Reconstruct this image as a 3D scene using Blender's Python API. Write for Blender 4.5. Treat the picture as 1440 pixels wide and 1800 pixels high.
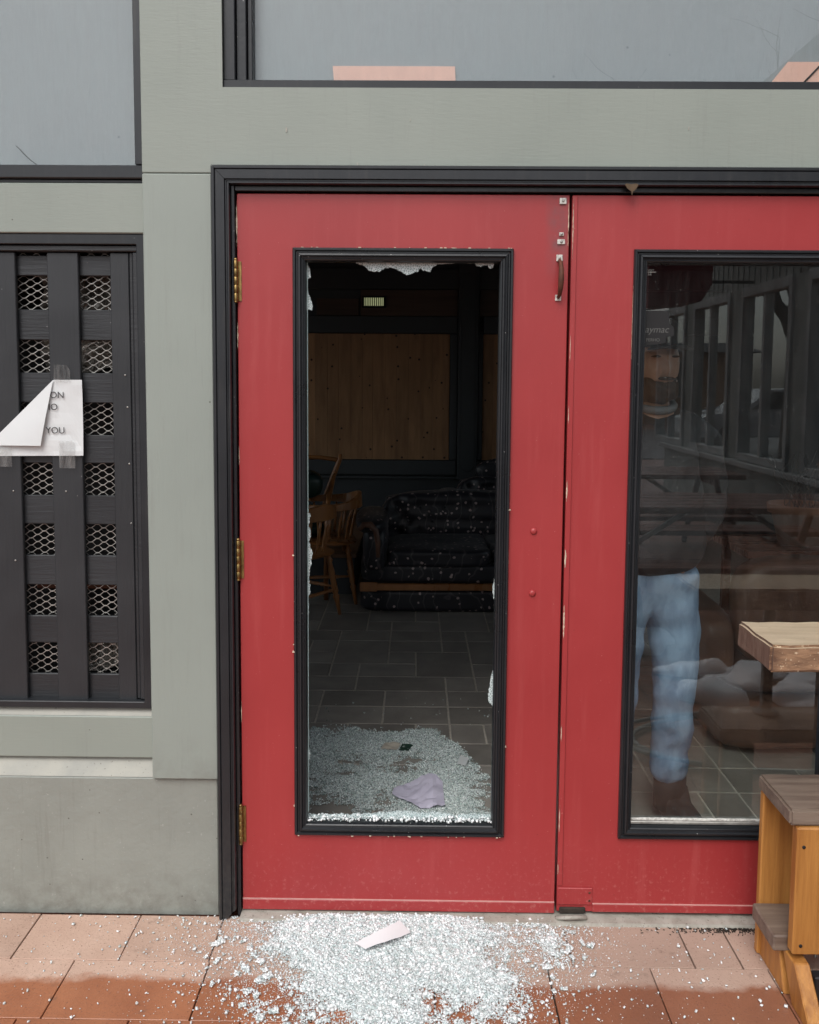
import bpy, bmesh, math, random
import numpy as np
from mathutils import Vector, Matrix, Euler
from mathutils import noise as mnoise
random.seed(7); rng = np.random.default_rng(11)
R = math.radians; PI = math.pi
scn = bpy.context.scene
for o in list(bpy.data.objects): bpy.data.objects.remove(o)
col = scn.collection

# ------------------------------------------------------------------ camera, sky, sun, exposure
cd = bpy.data.cameras.new('camera'); cam = bpy.data.objects.new('camera', cd); col.objects.link(cam)
cd.sensor_fit = 'HORIZONTAL'; cd.sensor_width = 36; cd.lens = 37.5
cd.shift_x = 0.0034; cd.shift_y = -0.0744; cd.clip_start = .05; cd.clip_end = 400
cam.location = (0, -2.346, 1.538)
_y, _p, _r = .0098, -.0815, -.0071
_M = Matrix.Rotation(_y, 3, 'Z') @ Matrix.Rotation(_p, 3, 'X') @ Matrix.Rotation(_r, 3, 'Y')
cam.rotation_euler = (_M @ Matrix.Rotation(PI/2, 3, 'X')).to_euler()
scn.camera = cam
SUN_EL, SUN_AZ = R(52), R(198)          # azimuth clockwise from +Y (behind the camera, a little left)
w = bpy.data.worlds.new('World'); scn.world = w; w.use_nodes = True
nt = w.node_tree; bg = nt.nodes['Background']
sky = nt.nodes.new('ShaderNodeTexSky'); sky.sky_type = 'NISHITA'; sky.sun_disc = False
sky.sun_elevation = SUN_EL; sky.sun_rotation = SUN_AZ; sky.dust_density = 3; sky.air_density = 1
hs = nt.nodes.new('ShaderNodeHueSaturation'); hs.inputs['Saturation'].default_value = .36   # cloud cover takes the blue out
nt.links.new(sky.outputs[0], hs.inputs['Color']); nt.links.new(hs.outputs[0], bg.inputs['Color'])
bg.inputs['Strength'].default_value = .15
sd = bpy.data.lights.new('sun', 'SUN'); so = bpy.data.objects.new('sun', sd); col.objects.link(so)
sd.energy = 1.0; sd.angle = R(35); sd.color = (1, .99, .965)
_d = Vector((math.sin(SUN_AZ)*math.cos(SUN_EL), math.cos(SUN_AZ)*math.cos(SUN_EL), math.sin(SUN_EL)))
so.rotation_euler = _d.to_track_quat('Z', 'Y').to_euler()
scn.view_settings.view_transform = 'Standard'; scn.view_settings.look = 'None'
scn.view_settings.gamma = 1; scn.view_settings.exposure = 0.32
scn.view_settings.use_curve_mapping = False
scn.render.engine = 'CYCLES'
scn.cycles.max_bounces = 8; scn.cycles.transparent_max_bounces = 12

# ------------------------------------------------------------------ materials
def nodes(m): return m.node_tree.nodes, m.node_tree.links
def mat(name, c, c2=None, rough=.6, nscale=6, stretch=(1,1,1), bump=.0, bscale=60, bstretch=None, var=.5,
        metal=0, spec=.5, detail=5, dots=None, fine=None, objrand=0, coord='Object', bdist=.002):
    m = bpy.data.materials.new(name); m.use_nodes = True; N, L = nodes(m); b = N['Principled BSDF']
    b.inputs['Metallic'].default_value = metal; b.inputs['Specular IOR Level'].default_value = spec
    tc = N.new('ShaderNodeTexCoord')
    def noise_(sc, st, det=detail, rg=.55, dist=0):
        mp = N.new('ShaderNodeMapping'); mp.inputs['Scale'].default_value = st
        L.new(tc.outputs[coord], mp.inputs[0])
        t = N.new('ShaderNodeTexNoise'); t.inputs['Scale'].default_value = sc; t.inputs['Detail'].default_value = det
        t.inputs['Roughness'].default_value = rg; t.inputs['Distortion'].default_value = dist
        L.new(mp.outputs[0], t.inputs['Vector']); return t
    n1 = noise_(nscale, stretch, dist=.3)
    c2 = c2 or tuple(x*.78 for x in c)
    cr = N.new('ShaderNodeValToRGB'); e = cr.color_ramp.elements
    e[0].position = .5-.5*var; e[1].position = .5+.5*var*.6
    e[0].color = (*c2, 1); e[1].color = (*c, 1)
    L.new(n1.outputs[0], cr.inputs[0]); out = cr.outputs[0]
    def mixc(a, bcol, fac, blend='MIX'):
        x = N.new('ShaderNodeMix'); x.data_type = 'RGBA'; x.blend_type = blend
        if hasattr(fac, 'links'): L.new(fac, x.inputs[0])
        else: x.inputs[0].default_value = fac
        L.new(a, x.inputs[6])
        if hasattr(bcol, 'links'): L.new(bcol, x.inputs[7])
        else: x.inputs[7].default_value = (*bcol, 1)
        return x.outputs[2]
    if fine:                                    # fine speckle: (scale, colour, threshold, amount)
        sc, fc, th, am = fine
        t = noise_(sc, (1,1,1), 2, .7)
        r = N.new('ShaderNodeMapRange'); r.inputs[1].default_value = th; r.inputs[2].default_value = th+.08; r.inputs[4].default_value = am
        L.new(t.outputs[0], r.inputs[0]); out = mixc(out, fc, r.outputs[0])
    if dots:                                    # sparse dents / nail heads: (scale, colour, radius)
        sc, dc, rad = dots
        v = N.new('ShaderNodeTexVoronoi'); v.inputs['Scale'].default_value = sc
        L.new(tc.outputs[coord], v.inputs['Vector'])
        lt = N.new('ShaderNodeMath'); lt.operation = 'LESS_THAN'; lt.inputs[1].default_value = rad
        L.new(v.outputs['Distance'], lt.inputs[0]); out = mixc(out, dc, lt.outputs[0])
    if objrand:
        oi = N.new('ShaderNodeObjectInfo'); r = N.new('ShaderNodeMapRange')
        r.inputs[3].default_value = 1-objrand; r.inputs[4].default_value = 1+objrand
        L.new(oi.outputs['Random'], r.inputs[0])
        cc = N.new('ShaderNodeCombineColor')
        for k in range(3): L.new(r.outputs[0], cc.inputs[k])
        out = mixc(out, cc.outputs[0], 1.0, 'MULTIPLY')
    L.new(out, b.inputs['Base Color'])
    rr = N.new('ShaderNodeMapRange'); rr.inputs[3].default_value = max(.02, rough-.12); rr.inputs[4].default_value = min(1, rough+.12)
    L.new(n1.outputs[0], rr.inputs[0]); L.new(rr.outputs[0], b.inputs['Roughness'])
    if bump:
        t = noise_(bscale, bstretch or stretch, 4, .6)
        bp = N.new('ShaderNodeBump'); bp.inputs['Strength'].default_value = bump; bp.inputs['Distance'].default_value = bdist
        L.new(t.outputs[0], bp.inputs['Height']); L.new(bp.outputs[0], b.inputs['Normal'])
    return m
M = {}
M['wall']   = mat('grey_green_paint', (.305,.338,.300), (.268,.300,.266), rough=.5, nscale=2.2, bump=.2, bscale=30, bstretch=(1,1,6), dots=(9,(.14,.15,.13),.02), fine=(160,(.27,.28,.25),.66,.5))
M['wallv']  = mat('grey_green_post_paint', (.305,.342,.308), (.275,.309,.280), rough=.5, nscale=2, bump=.2, bscale=30, bstretch=(6,1,1), dots=(8,(.14,.15,.13),.022), fine=(160,(.27,.28,.25),.66,.5))
M['plinth'] = mat('painted_concrete', (.290,.308,.276), (.245,.262,.235), rough=.55, nscale=3, bump=.8, bscale=22, bdist=.0035, dots=(19,(.13,.13,.115),.045), fine=(90,(.4,.41,.38),.67,.6))
M['ledge']  = mat('dusty_ledge', (.42,.41,.36), (.33,.33,.3), rough=.8, nscale=12, bump=.5, fine=(120,(.12,.11,.09),.66,.7))
M['black']  = mat('black_trim_paint', (.019,.0215,.025), (.013,.015,.018), rough=.36, nscale=5, bump=.4, bscale=40, bstretch=(1,1,.3), dots=(26,(.15,.15,.15),.03), fine=(210,(.09,.09,.09),.7,.5))
M['blackin']= mat('black_moulding_paint', (.018,.020,.023), (.012,.0135,.016), rough=.3, nscale=5, bump=.25, bscale=50, dots=(34,(.3,.3,.29),.045))
M['lath']   = mat('charcoal_lattice_paint', (.029,.0315,.035), (.020,.022,.025), rough=.42, nscale=5, bump=.6, bscale=14, bstretch=(.6,1,9), dots=(16,(.15,.15,.15),.03), fine=(240,(.12,.12,.12),.68,.5), objrand=.12)
M['lathv']  = mat('charcoal_upright_paint', (.029,.0315,.035), (.020,.022,.025), rough=.42, nscale=5, bump=.6, bscale=14, bstretch=(9,1,.6), dots=(16,(.15,.15,.15),.03), fine=(240,(.12,.12,.12),.68,.5), objrand=.12)
M['red']    = mat('red_door_paint', (.385,.040,.042), (.335,.033,.035), rough=.38, nscale=2.4, bump=.28, bscale=24, bstretch=(1,1,.35), dots=(17,(.30,.035,.035),.035), fine=(190,(.58,.16,.15),.72,.5), spec=.55)
M['brass']  = mat('aged_brass', (.42,.29,.11), (.16,.10,.045), rough=.42, nscale=60, metal=1, bump=.2)
M['rust']   = mat('rusty_iron', (.16,.055,.03), (.07,.03,.02), rough=.7, nscale=90, bump=.5, metal=.3)
M['whitem'] = mat('bare_white_metal', (.75,.75,.70), (.35,.33,.3), rough=.5, nscale=120, bump=.3, var=.4)
M['steel']  = mat('galvanised_mesh', (.50,.49,.46), (.26,.25,.23), rough=.5, nscale=40, metal=.6)
M['chip']   = mat('bare_wood_chip', (.72,.62,.48), (.5,.35,.25), rough=.8, nscale=80)
M['backing']= mat('sky_grey_backing', (.305,.315,.342), (.28,.288,.315), rough=.6, nscale=3, bump=.4, bscale=18, bstretch=(3,1,.5), dots=(11,(.16,.17,.19),.035))  # board colour stands in for the grey sky mirrored in the upper panes
M['peach']  = mat('peach_board', (.86,.50,.42), (.80,.45,.38), rough=.7, nscale=20)
M['paper']  = mat('white_paper', (.72,.745,.745), (.68,.705,.71), rough=.7, nscale=8, bump=.3, bscale=14)
M['bright'] = mat('fresh_white_paper', (.92,.93,.94), (.88,.89,.90), rough=.6, nscale=8)
M['lilac']  = mat('lilac_paper', (.64,.61,.74), (.56,.53,.67), rough=.7, nscale=10, bump=.6, bscale=20)
M['ink']    = mat('black_ink', (.04,.04,.045), rough=.6)
M['fainti'] = mat('faded_grey_ink', (.12,.12,.115), rough=.6)
M['dark']   = mat('near_black', (.012,.012,.013), rough=.7)
M['inwall'] = mat('dark_interior_wall', (.050,.056,.062), (.040,.046,.052), rough=.55, nscale=3, bump=.2)
M['blackp'] = mat('black_metal', (.02,.02,.021), rough=.35, bump=.2)
M['thresh'] = mat('worn_threshold', (.42,.40,.35), (.26,.24,.20), rough=.6, nscale=25, bump=.6, fine=(140,(.12,.1,.08),.62,.7))
M['pine']   = mat('orange_stained_pine', (.50,.225,.055), (.30,.115,.026), rough=.45, nscale=7, stretch=(7,7,.5), bump=.6, bscale=30, dots=(5,(.10,.035,.012),.07))
M['slab']   = mat('weathered_brown_slab', (.235,.18,.14), (.11,.075,.058), rough=.5, nscale=9, stretch=(.5,5,5), bump=.6, bscale=30, bstretch=(.5,6,6))
M['top']    = mat('blond_tabletop', (.54,.44,.31), (.42,.33,.22), rough=.5, nscale=6, stretch=(.4,7,7), bump=.6, bscale=22, bstretch=(.3,8,8), fine=(70,(.2,.13,.07),.68,.6))
M['topend'] = mat('weathered_slab_edge', (.36,.21,.12), (.12,.06,.035), rough=.75, nscale=22, stretch=(1,1,3), bump=1.0, bscale=50, var=.4, fine=(90,(.75,.6,.42),.62,.9))
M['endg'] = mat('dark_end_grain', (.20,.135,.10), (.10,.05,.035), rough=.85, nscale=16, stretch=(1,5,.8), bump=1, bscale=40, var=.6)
M['chairw'] = mat('varnished_brown_wood', (.40,.17,.058), (.25,.10,.035), rough=.3, nscale=9, stretch=(1,1,.3), bump=.1)
M['green']  = mat('dark_green_vinyl', (.015,.04,.035), rough=.4)
M['pineb']  = mat('knotty_pine_board', (.40,.215,.105), (.24,.12,.058), rough=.5, nscale=4.5, stretch=(4,1,.6), bump=.15, dots=(10,(.035,.018,.012),.11), objrand=.13)
M['pined']  = mat('dark_stained_board', (.10,.062,.045), (.06,.038,.028), rough=.5, nscale=4, stretch=(.5,1,6), objrand=.15)
M['stage']  = mat('stage_floorboard', (.22,.115,.06), (.13,.065,.035), rough=.4, nscale=6, stretch=(.4,5,1), bump=.2, objrand=.2)
M['slate']  = mat('slate_floor_tile', (.34,.312,.278), (.17,.157,.142), rough=.42, nscale=6, bump=.9, bscale=22, var=.7, objrand=.16, fine=(60,(.22,.20,.18),.66,.5))
M['grout']  = mat('pale_grout', (.62,.57,.50), (.44,.40,.34), rough=.9, nscale=40)
M['leather']= mat('brown_leather', (.17,.085,.055), (.11,.055,.038), rough=.42, nscale=8, bump=.5, bscale=90)
M['terra']  = mat('terracotta', (.33,.15,.085), (.25,.11,.06), rough=.7, nscale=10, bump=.3)
M['leafm']  = mat('dry_leaf', (.12,.075,.04), (.07,.045,.02), rough=.7, nscale=60)
M['siding'] = mat('grey_wing_siding', (.30,.325,.30), (.22,.24,.22), rough=.6, nscale=5, stretch=(5,5,.5), bump=.6, bscale=30)
M['trimg']  = mat('grey_window_trim', (.40,.42,.41), rough=.5)
M['picnic'] = mat('red_brown_picnic_wood', (.20,.08,.055), (.11,.045,.03), rough=.28, nscale=8, stretch=(.4,6,1), bump=.3)
M['galv']   = mat('grey_table_brace', (.6,.62,.62), rough=.5)
M['snow']   = mat('old_snow', (.84,.86,.88), (.66,.68,.70), rough=.6, nscale=14, bump=1, bscale=30)
M['asph']   = mat('wet_asphalt', (.05,.05,.052), (.035,.035,.037), rough=.35, nscale=1.2, bump=.5, bscale=80)
M['cedar']  = mat('cedar_clapboard', (.52,.29,.15), (.42,.22,.11), rough=.6, nscale=8, stretch=(.5,.5,5))
M['awn']    = mat('maroon_canvas', (.17,.018,.028), rough=.7)
M['bark']   = mat('bare_bark', (.07,.058,.05), (.04,.033,.028), rough=.9, nscale=14, bump=.6)
M['roofm']  = mat('dark_roof', (.05,.05,.052), rough=.8)
M['cream']  = mat('pale_house_paint', (.45,.44,.40), rough=.6)
M['carp']   = mat('white_car_paint', (.62,.64,.66), rough=.15, spec=.8)
M['rubber'] = mat('tyre_rubber', (.02,.02,.02), rough=.8)
M['skin']   = mat('skin', (.50,.29,.20), (.42,.23,.15), rough=.5, nscale=20, bump=.2, bscale=90)
M['beard']  = mat('brown_hair', (.075,.04,.022), (.04,.022,.014), rough=.8, nscale=60, stretch=(3,3,1), bump=1, bscale=120)
M['denim']  = mat('faded_blue_denim', (.30,.42,.58), (.15,.235,.37), rough=.85, nscale=11, stretch=(1.6,1.6,.7), bump=.8, bscale=6, bstretch=(1.6,1.6,1.1), bdist=.010, var=.35, fine=(260,(.30,.40,.52),.6,.5))
M['jacket'] = mat('dark_jacket_cloth', (.022,.024,.028), rough=.8, bump=.4)
M['shirt']  = mat('grey_shirt', (.20,.21,.22), rough=.8, bump=.3)
M['crumple']= mat('crumpled_foil', (.42,.39,.35), (.10,.09,.08), rough=.28, nscale=10, metal=.35, bump=.5)
M['hose']   = mat('grey_hose', (.3,.31,.3), rough=.5)
M['rock']   = mat('scrap_paper', (.55,.50,.42), (.4,.36,.3), rough=.8)
M['dgreen'] = mat('dark_green_card', (.02,.06,.04), rough=.6)
M['dirt']   = mat('gutter_dirt', (.05,.038,.028), (.02,.015,.012), rough=.95, nscale=60)

def glass_pane(name, ior=1.9, dust=.03, tint=(.94,.97,.96)):
    m = bpy.data.materials.new(name); m.use_nodes = True; N, L = nodes(m); N.remove(N['Principled BSDF'])
    o = N['Material Output']; tr = N.new('ShaderNodeBsdfTransparent'); tr.inputs[0].default_value = (*tint, 1)
    gl = N.new('ShaderNodeBsdfGlossy'); gl.inputs['Roughness'].default_value = .0
    fr = N.new('ShaderNodeFresnel'); fr.inputs[0].default_value = ior
    gg = N.new('ShaderNodeNewGeometry'); sb_ = N.new('ShaderNodeMath'); sb_.operation = 'SUBTRACT'; sb_.inputs[0].default_value = 1; L.new(gg.outputs['Backfacing'], sb_.inputs[1])
    fm = N.new('ShaderNodeMath'); fm.operation = 'MULTIPLY'; L.new(fr.outputs[0], fm.inputs[0]); L.new(sb_.outputs[0], fm.inputs[1])   # both surfaces' share is taken at the entry face
    mx = N.new('ShaderNodeMixShader'); L.new(fm.outputs[0], mx.inputs[0]); L.new(tr.outputs[0], mx.inputs[1]); L.new(gl.outputs[0], mx.inputs[2])
    df = N.new('ShaderNodeBsdfDiffuse'); df.inputs[0].default_value = (.6,.6,.58,1)
    tc = N.new('ShaderNodeTexCoord'); mp = N.new('ShaderNodeMapping'); mp.inputs['Scale'].default_value = (12,1,2.2)
    n = N.new('ShaderNodeTexNoise'); n.inputs['Scale'].default_value = 3; n.inputs['Detail'].default_value = 8; n.inputs['Roughness'].default_value = .7
    L.new(tc.outputs['Object'], mp.inputs[0]); L.new(mp.outputs[0], n.inputs['Vector'])
    v = N.new('ShaderNodeTexVoronoi'); v.inputs['Scale'].default_value = 55; L.new(tc.outputs['Object'], v.inputs['Vector'])
    lt = N.new('ShaderNodeMath'); lt.operation = 'LESS_THAN'; lt.inputs[1].default_value = .06; L.new(v.outputs['Distance'], lt.inputs[0])
    r = N.new('ShaderNodeMapRange'); r.inputs[1].default_value = .35; r.inputs[2].default_value = .8; r.inputs[4].default_value = dust*2.2; L.new(n.outputs[0], r.inputs[0])
    ad = N.new('ShaderNodeMath'); ad.operation = 'MULTIPLY_ADD'; ad.inputs[1].default_value = .28; L.new(lt.outputs[0], ad.inputs[0]); L.new(r.outputs[0], ad.inputs[2])
    m2 = N.new('ShaderNodeMixShader'); L.new(ad.outputs[0], m2.inputs[0]); L.new(mx.outputs[0], m2.inputs[1]); L.new(df.outputs[0], m2.inputs[2])
    L.new(m2.outputs[0], o.inputs[0]); return m
M['glass'] = glass_pane('dusty_door_glass', 2.1, .007); M['glass2'] = glass_pane('window_glass', 1.75, .02)
M['tape'] = glass_pane('clear_tape', 1.5, .10, (.97,.97,.97))

def shard_mat(name, base, lo, seethrough):
    m = bpy.data.materials.new(name); m.use_nodes = True; N, L = nodes(m); b = N['Principled BSDF']
    g = N.new('ShaderNodeNewGeometry'); cr = N.new('ShaderNodeValToRGB'); e = cr.color_ramp.elements
    e[0].position = 0; e[0].color = (*lo, 1); e[1].position = .75; e[1].color = (*base, 1)
    L.new(g.outputs['Random Per Island'], cr.inputs[0]); L.new(cr.outputs[0], b.inputs['Base Color'])
    b.inputs['Roughness'].default_value = .09; b.inputs['Specular IOR Level'].default_value = .9
    tr = N.new('ShaderNodeBsdfTransparent'); tr.inputs[0].default_value = (.85,.95,.92,1)
    mx = N.new('ShaderNodeMixShader')
    wn = N.new('ShaderNodeTexWhiteNoise'); wn.noise_dimensions = '1D'; L.new(g.outputs['Random Per Island'], wn.inputs['W'])
    mr = N.new('ShaderNodeMapRange'); mr.inputs[1].default_value = .35; mr.inputs[2].default_value = 1; mr.inputs[4].default_value = seethrough
    L.new(wn.outputs['Value'], mr.inputs[0]); L.new(mr.outputs[0], mx.inputs[0])
    L.new(b.outputs[0], mx.inputs[1]); L.new(tr.outputs[0], mx.inputs[2]); L.new(mx.outputs[0], N['Material Output'].inputs[0])
    return m
M['shard'] = shard_mat('tempered_glass_crumb', (.98,1,1), (.66,.74,.75), .50)
M['shardin'] = shard_mat('tempered_glass_crumb_indoors', (.93,.98,.97), (.46,.56,.55), .75)
def crazed(name):
    m = mat(name, (.62,.72,.71), (.42,.50,.50), rough=.2, nscale=90, bump=.6, bscale=150)
    N, L = nodes(m); b = N['Principled BSDF']; v = N.new('ShaderNodeTexVoronoi'); v.feature = 'DISTANCE_TO_EDGE'; v.inputs['Scale'].default_value = 170
    tc = N.new('ShaderNodeTexCoord'); L.new(tc.outputs['Object'], v.inputs['Vector'])
    cr = N.new('ShaderNodeValToRGB'); e = cr.color_ramp.elements; e[0].color = (.86,.94,.94,1); e[1].position = .16; e[1].color = (.33,.42,.42,1)
    L.new(v.outputs['Distance'], cr.inputs[0]); L.new(cr.outputs[0], b.inputs['Base Color']); return m
M['crazed'] = crazed('crazed_tempered_glass')
def edge_glass():
    m = bpy.data.materials.new('bright_glass_edge'); m.use_nodes = True; b = m.node_tree.nodes['Principled BSDF']
    b.inputs['Base Color'].default_value = (.62,.82,.80,1); b.inputs['Roughness'].default_value = .15; return m
M['edge'] = edge_glass()
def paver_mat(name, dry, dry2, wet, wet2, brick=False):
    m = bpy.data.materials.new(name); m.use_nodes = True; N, L = nodes(m); b = N['Principled BSDF']
    g = N.new('ShaderNodeNewGeometry'); oi = N.new('ShaderNodeObjectInfo')
    def nz(sc, det, rg=.6):
        t = N.new('ShaderNodeTexNoise'); t.inputs['Scale'].default_value = sc; t.inputs['Detail'].default_value = det
        t.inputs['Roughness'].default_value = rg; L.new(g.outputs['Position'], t.inputs['Vector']); return t.outputs[0]
    def ramp(src, c1, c2, a=.3, z=.7):
        cr = N.new('ShaderNodeValToRGB'); e = cr.color_ramp.elements; e[0].position = a; e[1].position = z
        e[0].color = (*c1,1); e[1].color = (*c2,1); L.new(src, cr.inputs[0]); return cr.outputs[0]
    def mix(f, a, c, blend='MIX'):
        x = N.new('ShaderNodeMix'); x.data_type = 'RGBA'; x.blend_type = blend
        if hasattr(f,'links'): L.new(f, x.inputs[0])
        else: x.inputs[0].default_value = f
        for k, s in ((6,a),(7,c)):
            if hasattr(s,'links'): L.new(s, x.inputs[k])
            else: x.inputs[k].default_value = (*s,1)
        return x.outputs[2]
    big = nz(5, 6); 
    dryc = ramp(big, dry2, dry); wetc = ramp(nz(7,6), wet2, wet)
    sp = N.new('ShaderNodeSeparateXYZ'); L.new(g.outputs['Position'], sp.inputs[0])
    # wet where rain reaches: beyond about 27 cm from the wall, edge wandering
    wn = nz(3.5, 2); wn2 = nz(26, 4); wa = N.new('ShaderNodeMath'); wa.operation = 'MULTIPLY_ADD'; wa.inputs[1].default_value = .5; L.new(wn2, wa.inputs[0]); L.new(wn, wa.inputs[2])
    wb_ = N.new('ShaderNodeMath'); wb_.operation = 'SUBTRACT'; wb_.inputs[1].default_value = .25; L.new(wa.outputs[0], wb_.inputs[0])
    a = N.new('ShaderNodeMath'); a.operation = 'MULTIPLY_ADD'; a.inputs[1].default_value = .10; L.new(wb_.outputs[0], a.inputs[0]); L.new(sp.outputs[1], a.inputs[2])
    wet_f = N.new('ShaderNodeMapRange'); wet_f.inputs[1].default_value = -.240; wet_f.inputs[2].default_value = -.212
    wet_f.inputs[3].default_value = 1; wet_f.inputs[4].default_value = 0; L.new(a.outputs[0], wet_f.inputs[0])
    c = mix(wet_f.outputs[0], dryc, wetc)
    # greyer and dirtier to the right where people walk
    rx = N.new('ShaderNodeMapRange'); rx.inputs[1].default_value = .05; rx.inputs[2].default_value = .6; rx.inputs[4].default_value = .55
    L.new(sp.outputs[0], rx.inputs[0]); c = mix(rx.outputs[0], c, mix(wet_f.outputs[0], (.38,.29,.235), (.20,.105,.072)))
    r = N.new('ShaderNodeMapRange'); r.inputs[3].default_value = .88; r.inputs[4].default_value = 1.1; L.new(oi.outputs['Random'], r.inputs[0])
    cc = N.new('ShaderNodeCombineColor'); [L.new(r.outputs[0], cc.inputs[k]) for k in range(3)]
    c = mix(1.0, c, cc.outputs[0], 'MULTIPLY')
    s1 = N.new('ShaderNodeMapRange'); s1.inputs[1].default_value = .62; s1.inputs[2].default_value = .70; s1.inputs[4].default_value = .8; L.new(nz(170,2,.7), s1.inputs[0])
    c = mix(s1.outputs[0], c, (.14,.07,.05))
    s2 = N.new('ShaderNodeMapRange'); s2.inputs[1].default_value = .60; s2.inputs[2].default_value = .75; s2.inputs[4].default_value = .55; L.new(nz(16,5,.7), s2.inputs[0])
    c = mix(s2.outputs[0], c, (.13,.09,.07))
    L.new(c, b.inputs['Base Color'])
    rr = N.new('ShaderNodeMapRange'); rr.inputs[3].default_value = .85; rr.inputs[4].default_value = .33; L.new(wet_f.outputs[0], rr.inputs[0]); L.new(rr.outputs[0], b.inputs['Roughness'])
    bp = N.new('ShaderNodeBump'); bp.inputs['Strength'].default_value = .5; bp.inputs['Distance'].default_value = .003
    L.new(nz(110,4), bp.inputs['Height'])
    if brick:
        wet_f.inputs[1].default_value = 90; wet_f.inputs[2].default_value = 91      # the open yard is wet throughout
        bt = N.new('ShaderNodeTexBrick'); bt.inputs['Scale'].default_value = 1; bt.inputs['Brick Width'].default_value = .29; bt.inputs['Row Height'].default_value = .21
        bt.inputs['Mortar Size'].default_value = .006; L.new(g.outputs['Position'], bt.inputs['Vector'])
        c2 = mix(bt.outputs['Fac'], c, (.03,.02,.017)); L.new(c2, b.inputs['Base Color'])
    L.new(bp.outputs[0], b.inputs['Normal']); return m
M['paver'] = paver_mat('brick_red_paver', (.62,.43,.335), (.50,.325,.245), (.43,.17,.082), (.33,.118,.056))
M['ground'] = paver_mat('paved_ground', (.42,.255,.185), (.33,.185,.13), (.24,.075,.036), (.18,.055,.027), True)
def floral():
    m = bpy.data.materials.new('black_floral_upholstery'); m.use_nodes = True; N, L = nodes(m); b = N['Principled BSDF']
    tc = N.new('ShaderNodeTexCoord'); v = N.new('ShaderNodeTexVoronoi'); v.inputs['Scale'].default_value = 24
    nz = N.new('ShaderNodeTexNoise'); nz.inputs['Scale'].default_value = 60; nz.inputs['Detail'].default_value = 2
    L.new(tc.outputs['Object'], v.inputs['Vector']); L.new(tc.outputs['Object'], nz.inputs['Vector'])
    a = N.new('ShaderNodeMath'); a.operation = 'MULTIPLY_ADD'; a.inputs[1].default_value = .35; L.new(nz.outputs[0], a.inputs[0]); L.new(v.outputs['Distance'], a.inputs[2])
    cr = N.new('ShaderNodeValToRGB'); e = cr.color_ramp.elements; e[0].position = .37; e[0].color = (.48,.38,.37,1); e[1].position = .41; e[1].color = (.016,.016,.022,1)
    L.new(a.outputs[0], cr.inputs[0])
    sel = N.new('ShaderNodeSeparateColor'); L.new(v.outputs['Color'], sel.inputs[0]); gt = N.new('ShaderNodeMath'); gt.operation = 'GREATER_THAN'; gt.inputs[1].default_value = .35
    L.new(sel.outputs[0], gt.inputs[0]); x = N.new('ShaderNodeMix'); x.data_type = 'RGBA'; L.new(gt.outputs[0], x.inputs[0]); x.inputs[6].default_value = (.016,.016,.022,1); L.new(cr.outputs[0], x.inputs[7])
    v2 = N.new('ShaderNodeTexWave'); v2.inputs['Scale'].default_value = 3; v2.inputs['Distortion'].default_value = 14; v2.inputs['Detail'].default_value = 3; L.new(tc.outputs['Object'], v2.inputs['Vector'])
    r2 = N.new('ShaderNodeMapRange'); r2.inputs[1].default_value = .955; r2.inputs[2].default_value = 1; r2.inputs[4].default_value = .22; L.new(v2.outputs[1], r2.inputs[0])
    y = N.new('ShaderNodeMix'); y.data_type = 'RGBA'; L.new(r2.outputs[0], y.inputs[0]); L.new(x.outputs[2], y.inputs[6]); y.inputs[7].default_value = (.25,.22,.22,1)
    L.new(y.outputs[2], b.inputs['Base Color']); b.inputs['Roughness'].default_value = .42; b.inputs['Sheen Weight'].default_value = .08
    bp = N.new('ShaderNodeBump'); bp.inputs['Strength'].default_value = .3; L.new(nz.outputs[0], bp.inputs['Height']); L.new(bp.outputs[0], b.inputs['Normal']); return m
M['floral'] = floral()
def emis(name, c, s):
    m = bpy.data.materials.new(name); m.use_nodes = True; b = m.node_tree.nodes['Principled BSDF']
    b.inputs['Emission Color'].default_value = (*c,1); b.inputs['Emission Strength'].default_value = s; return m
M['ventlit'] = emis('daylight_behind_vent', (.8,.85,.45), .32)

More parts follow.
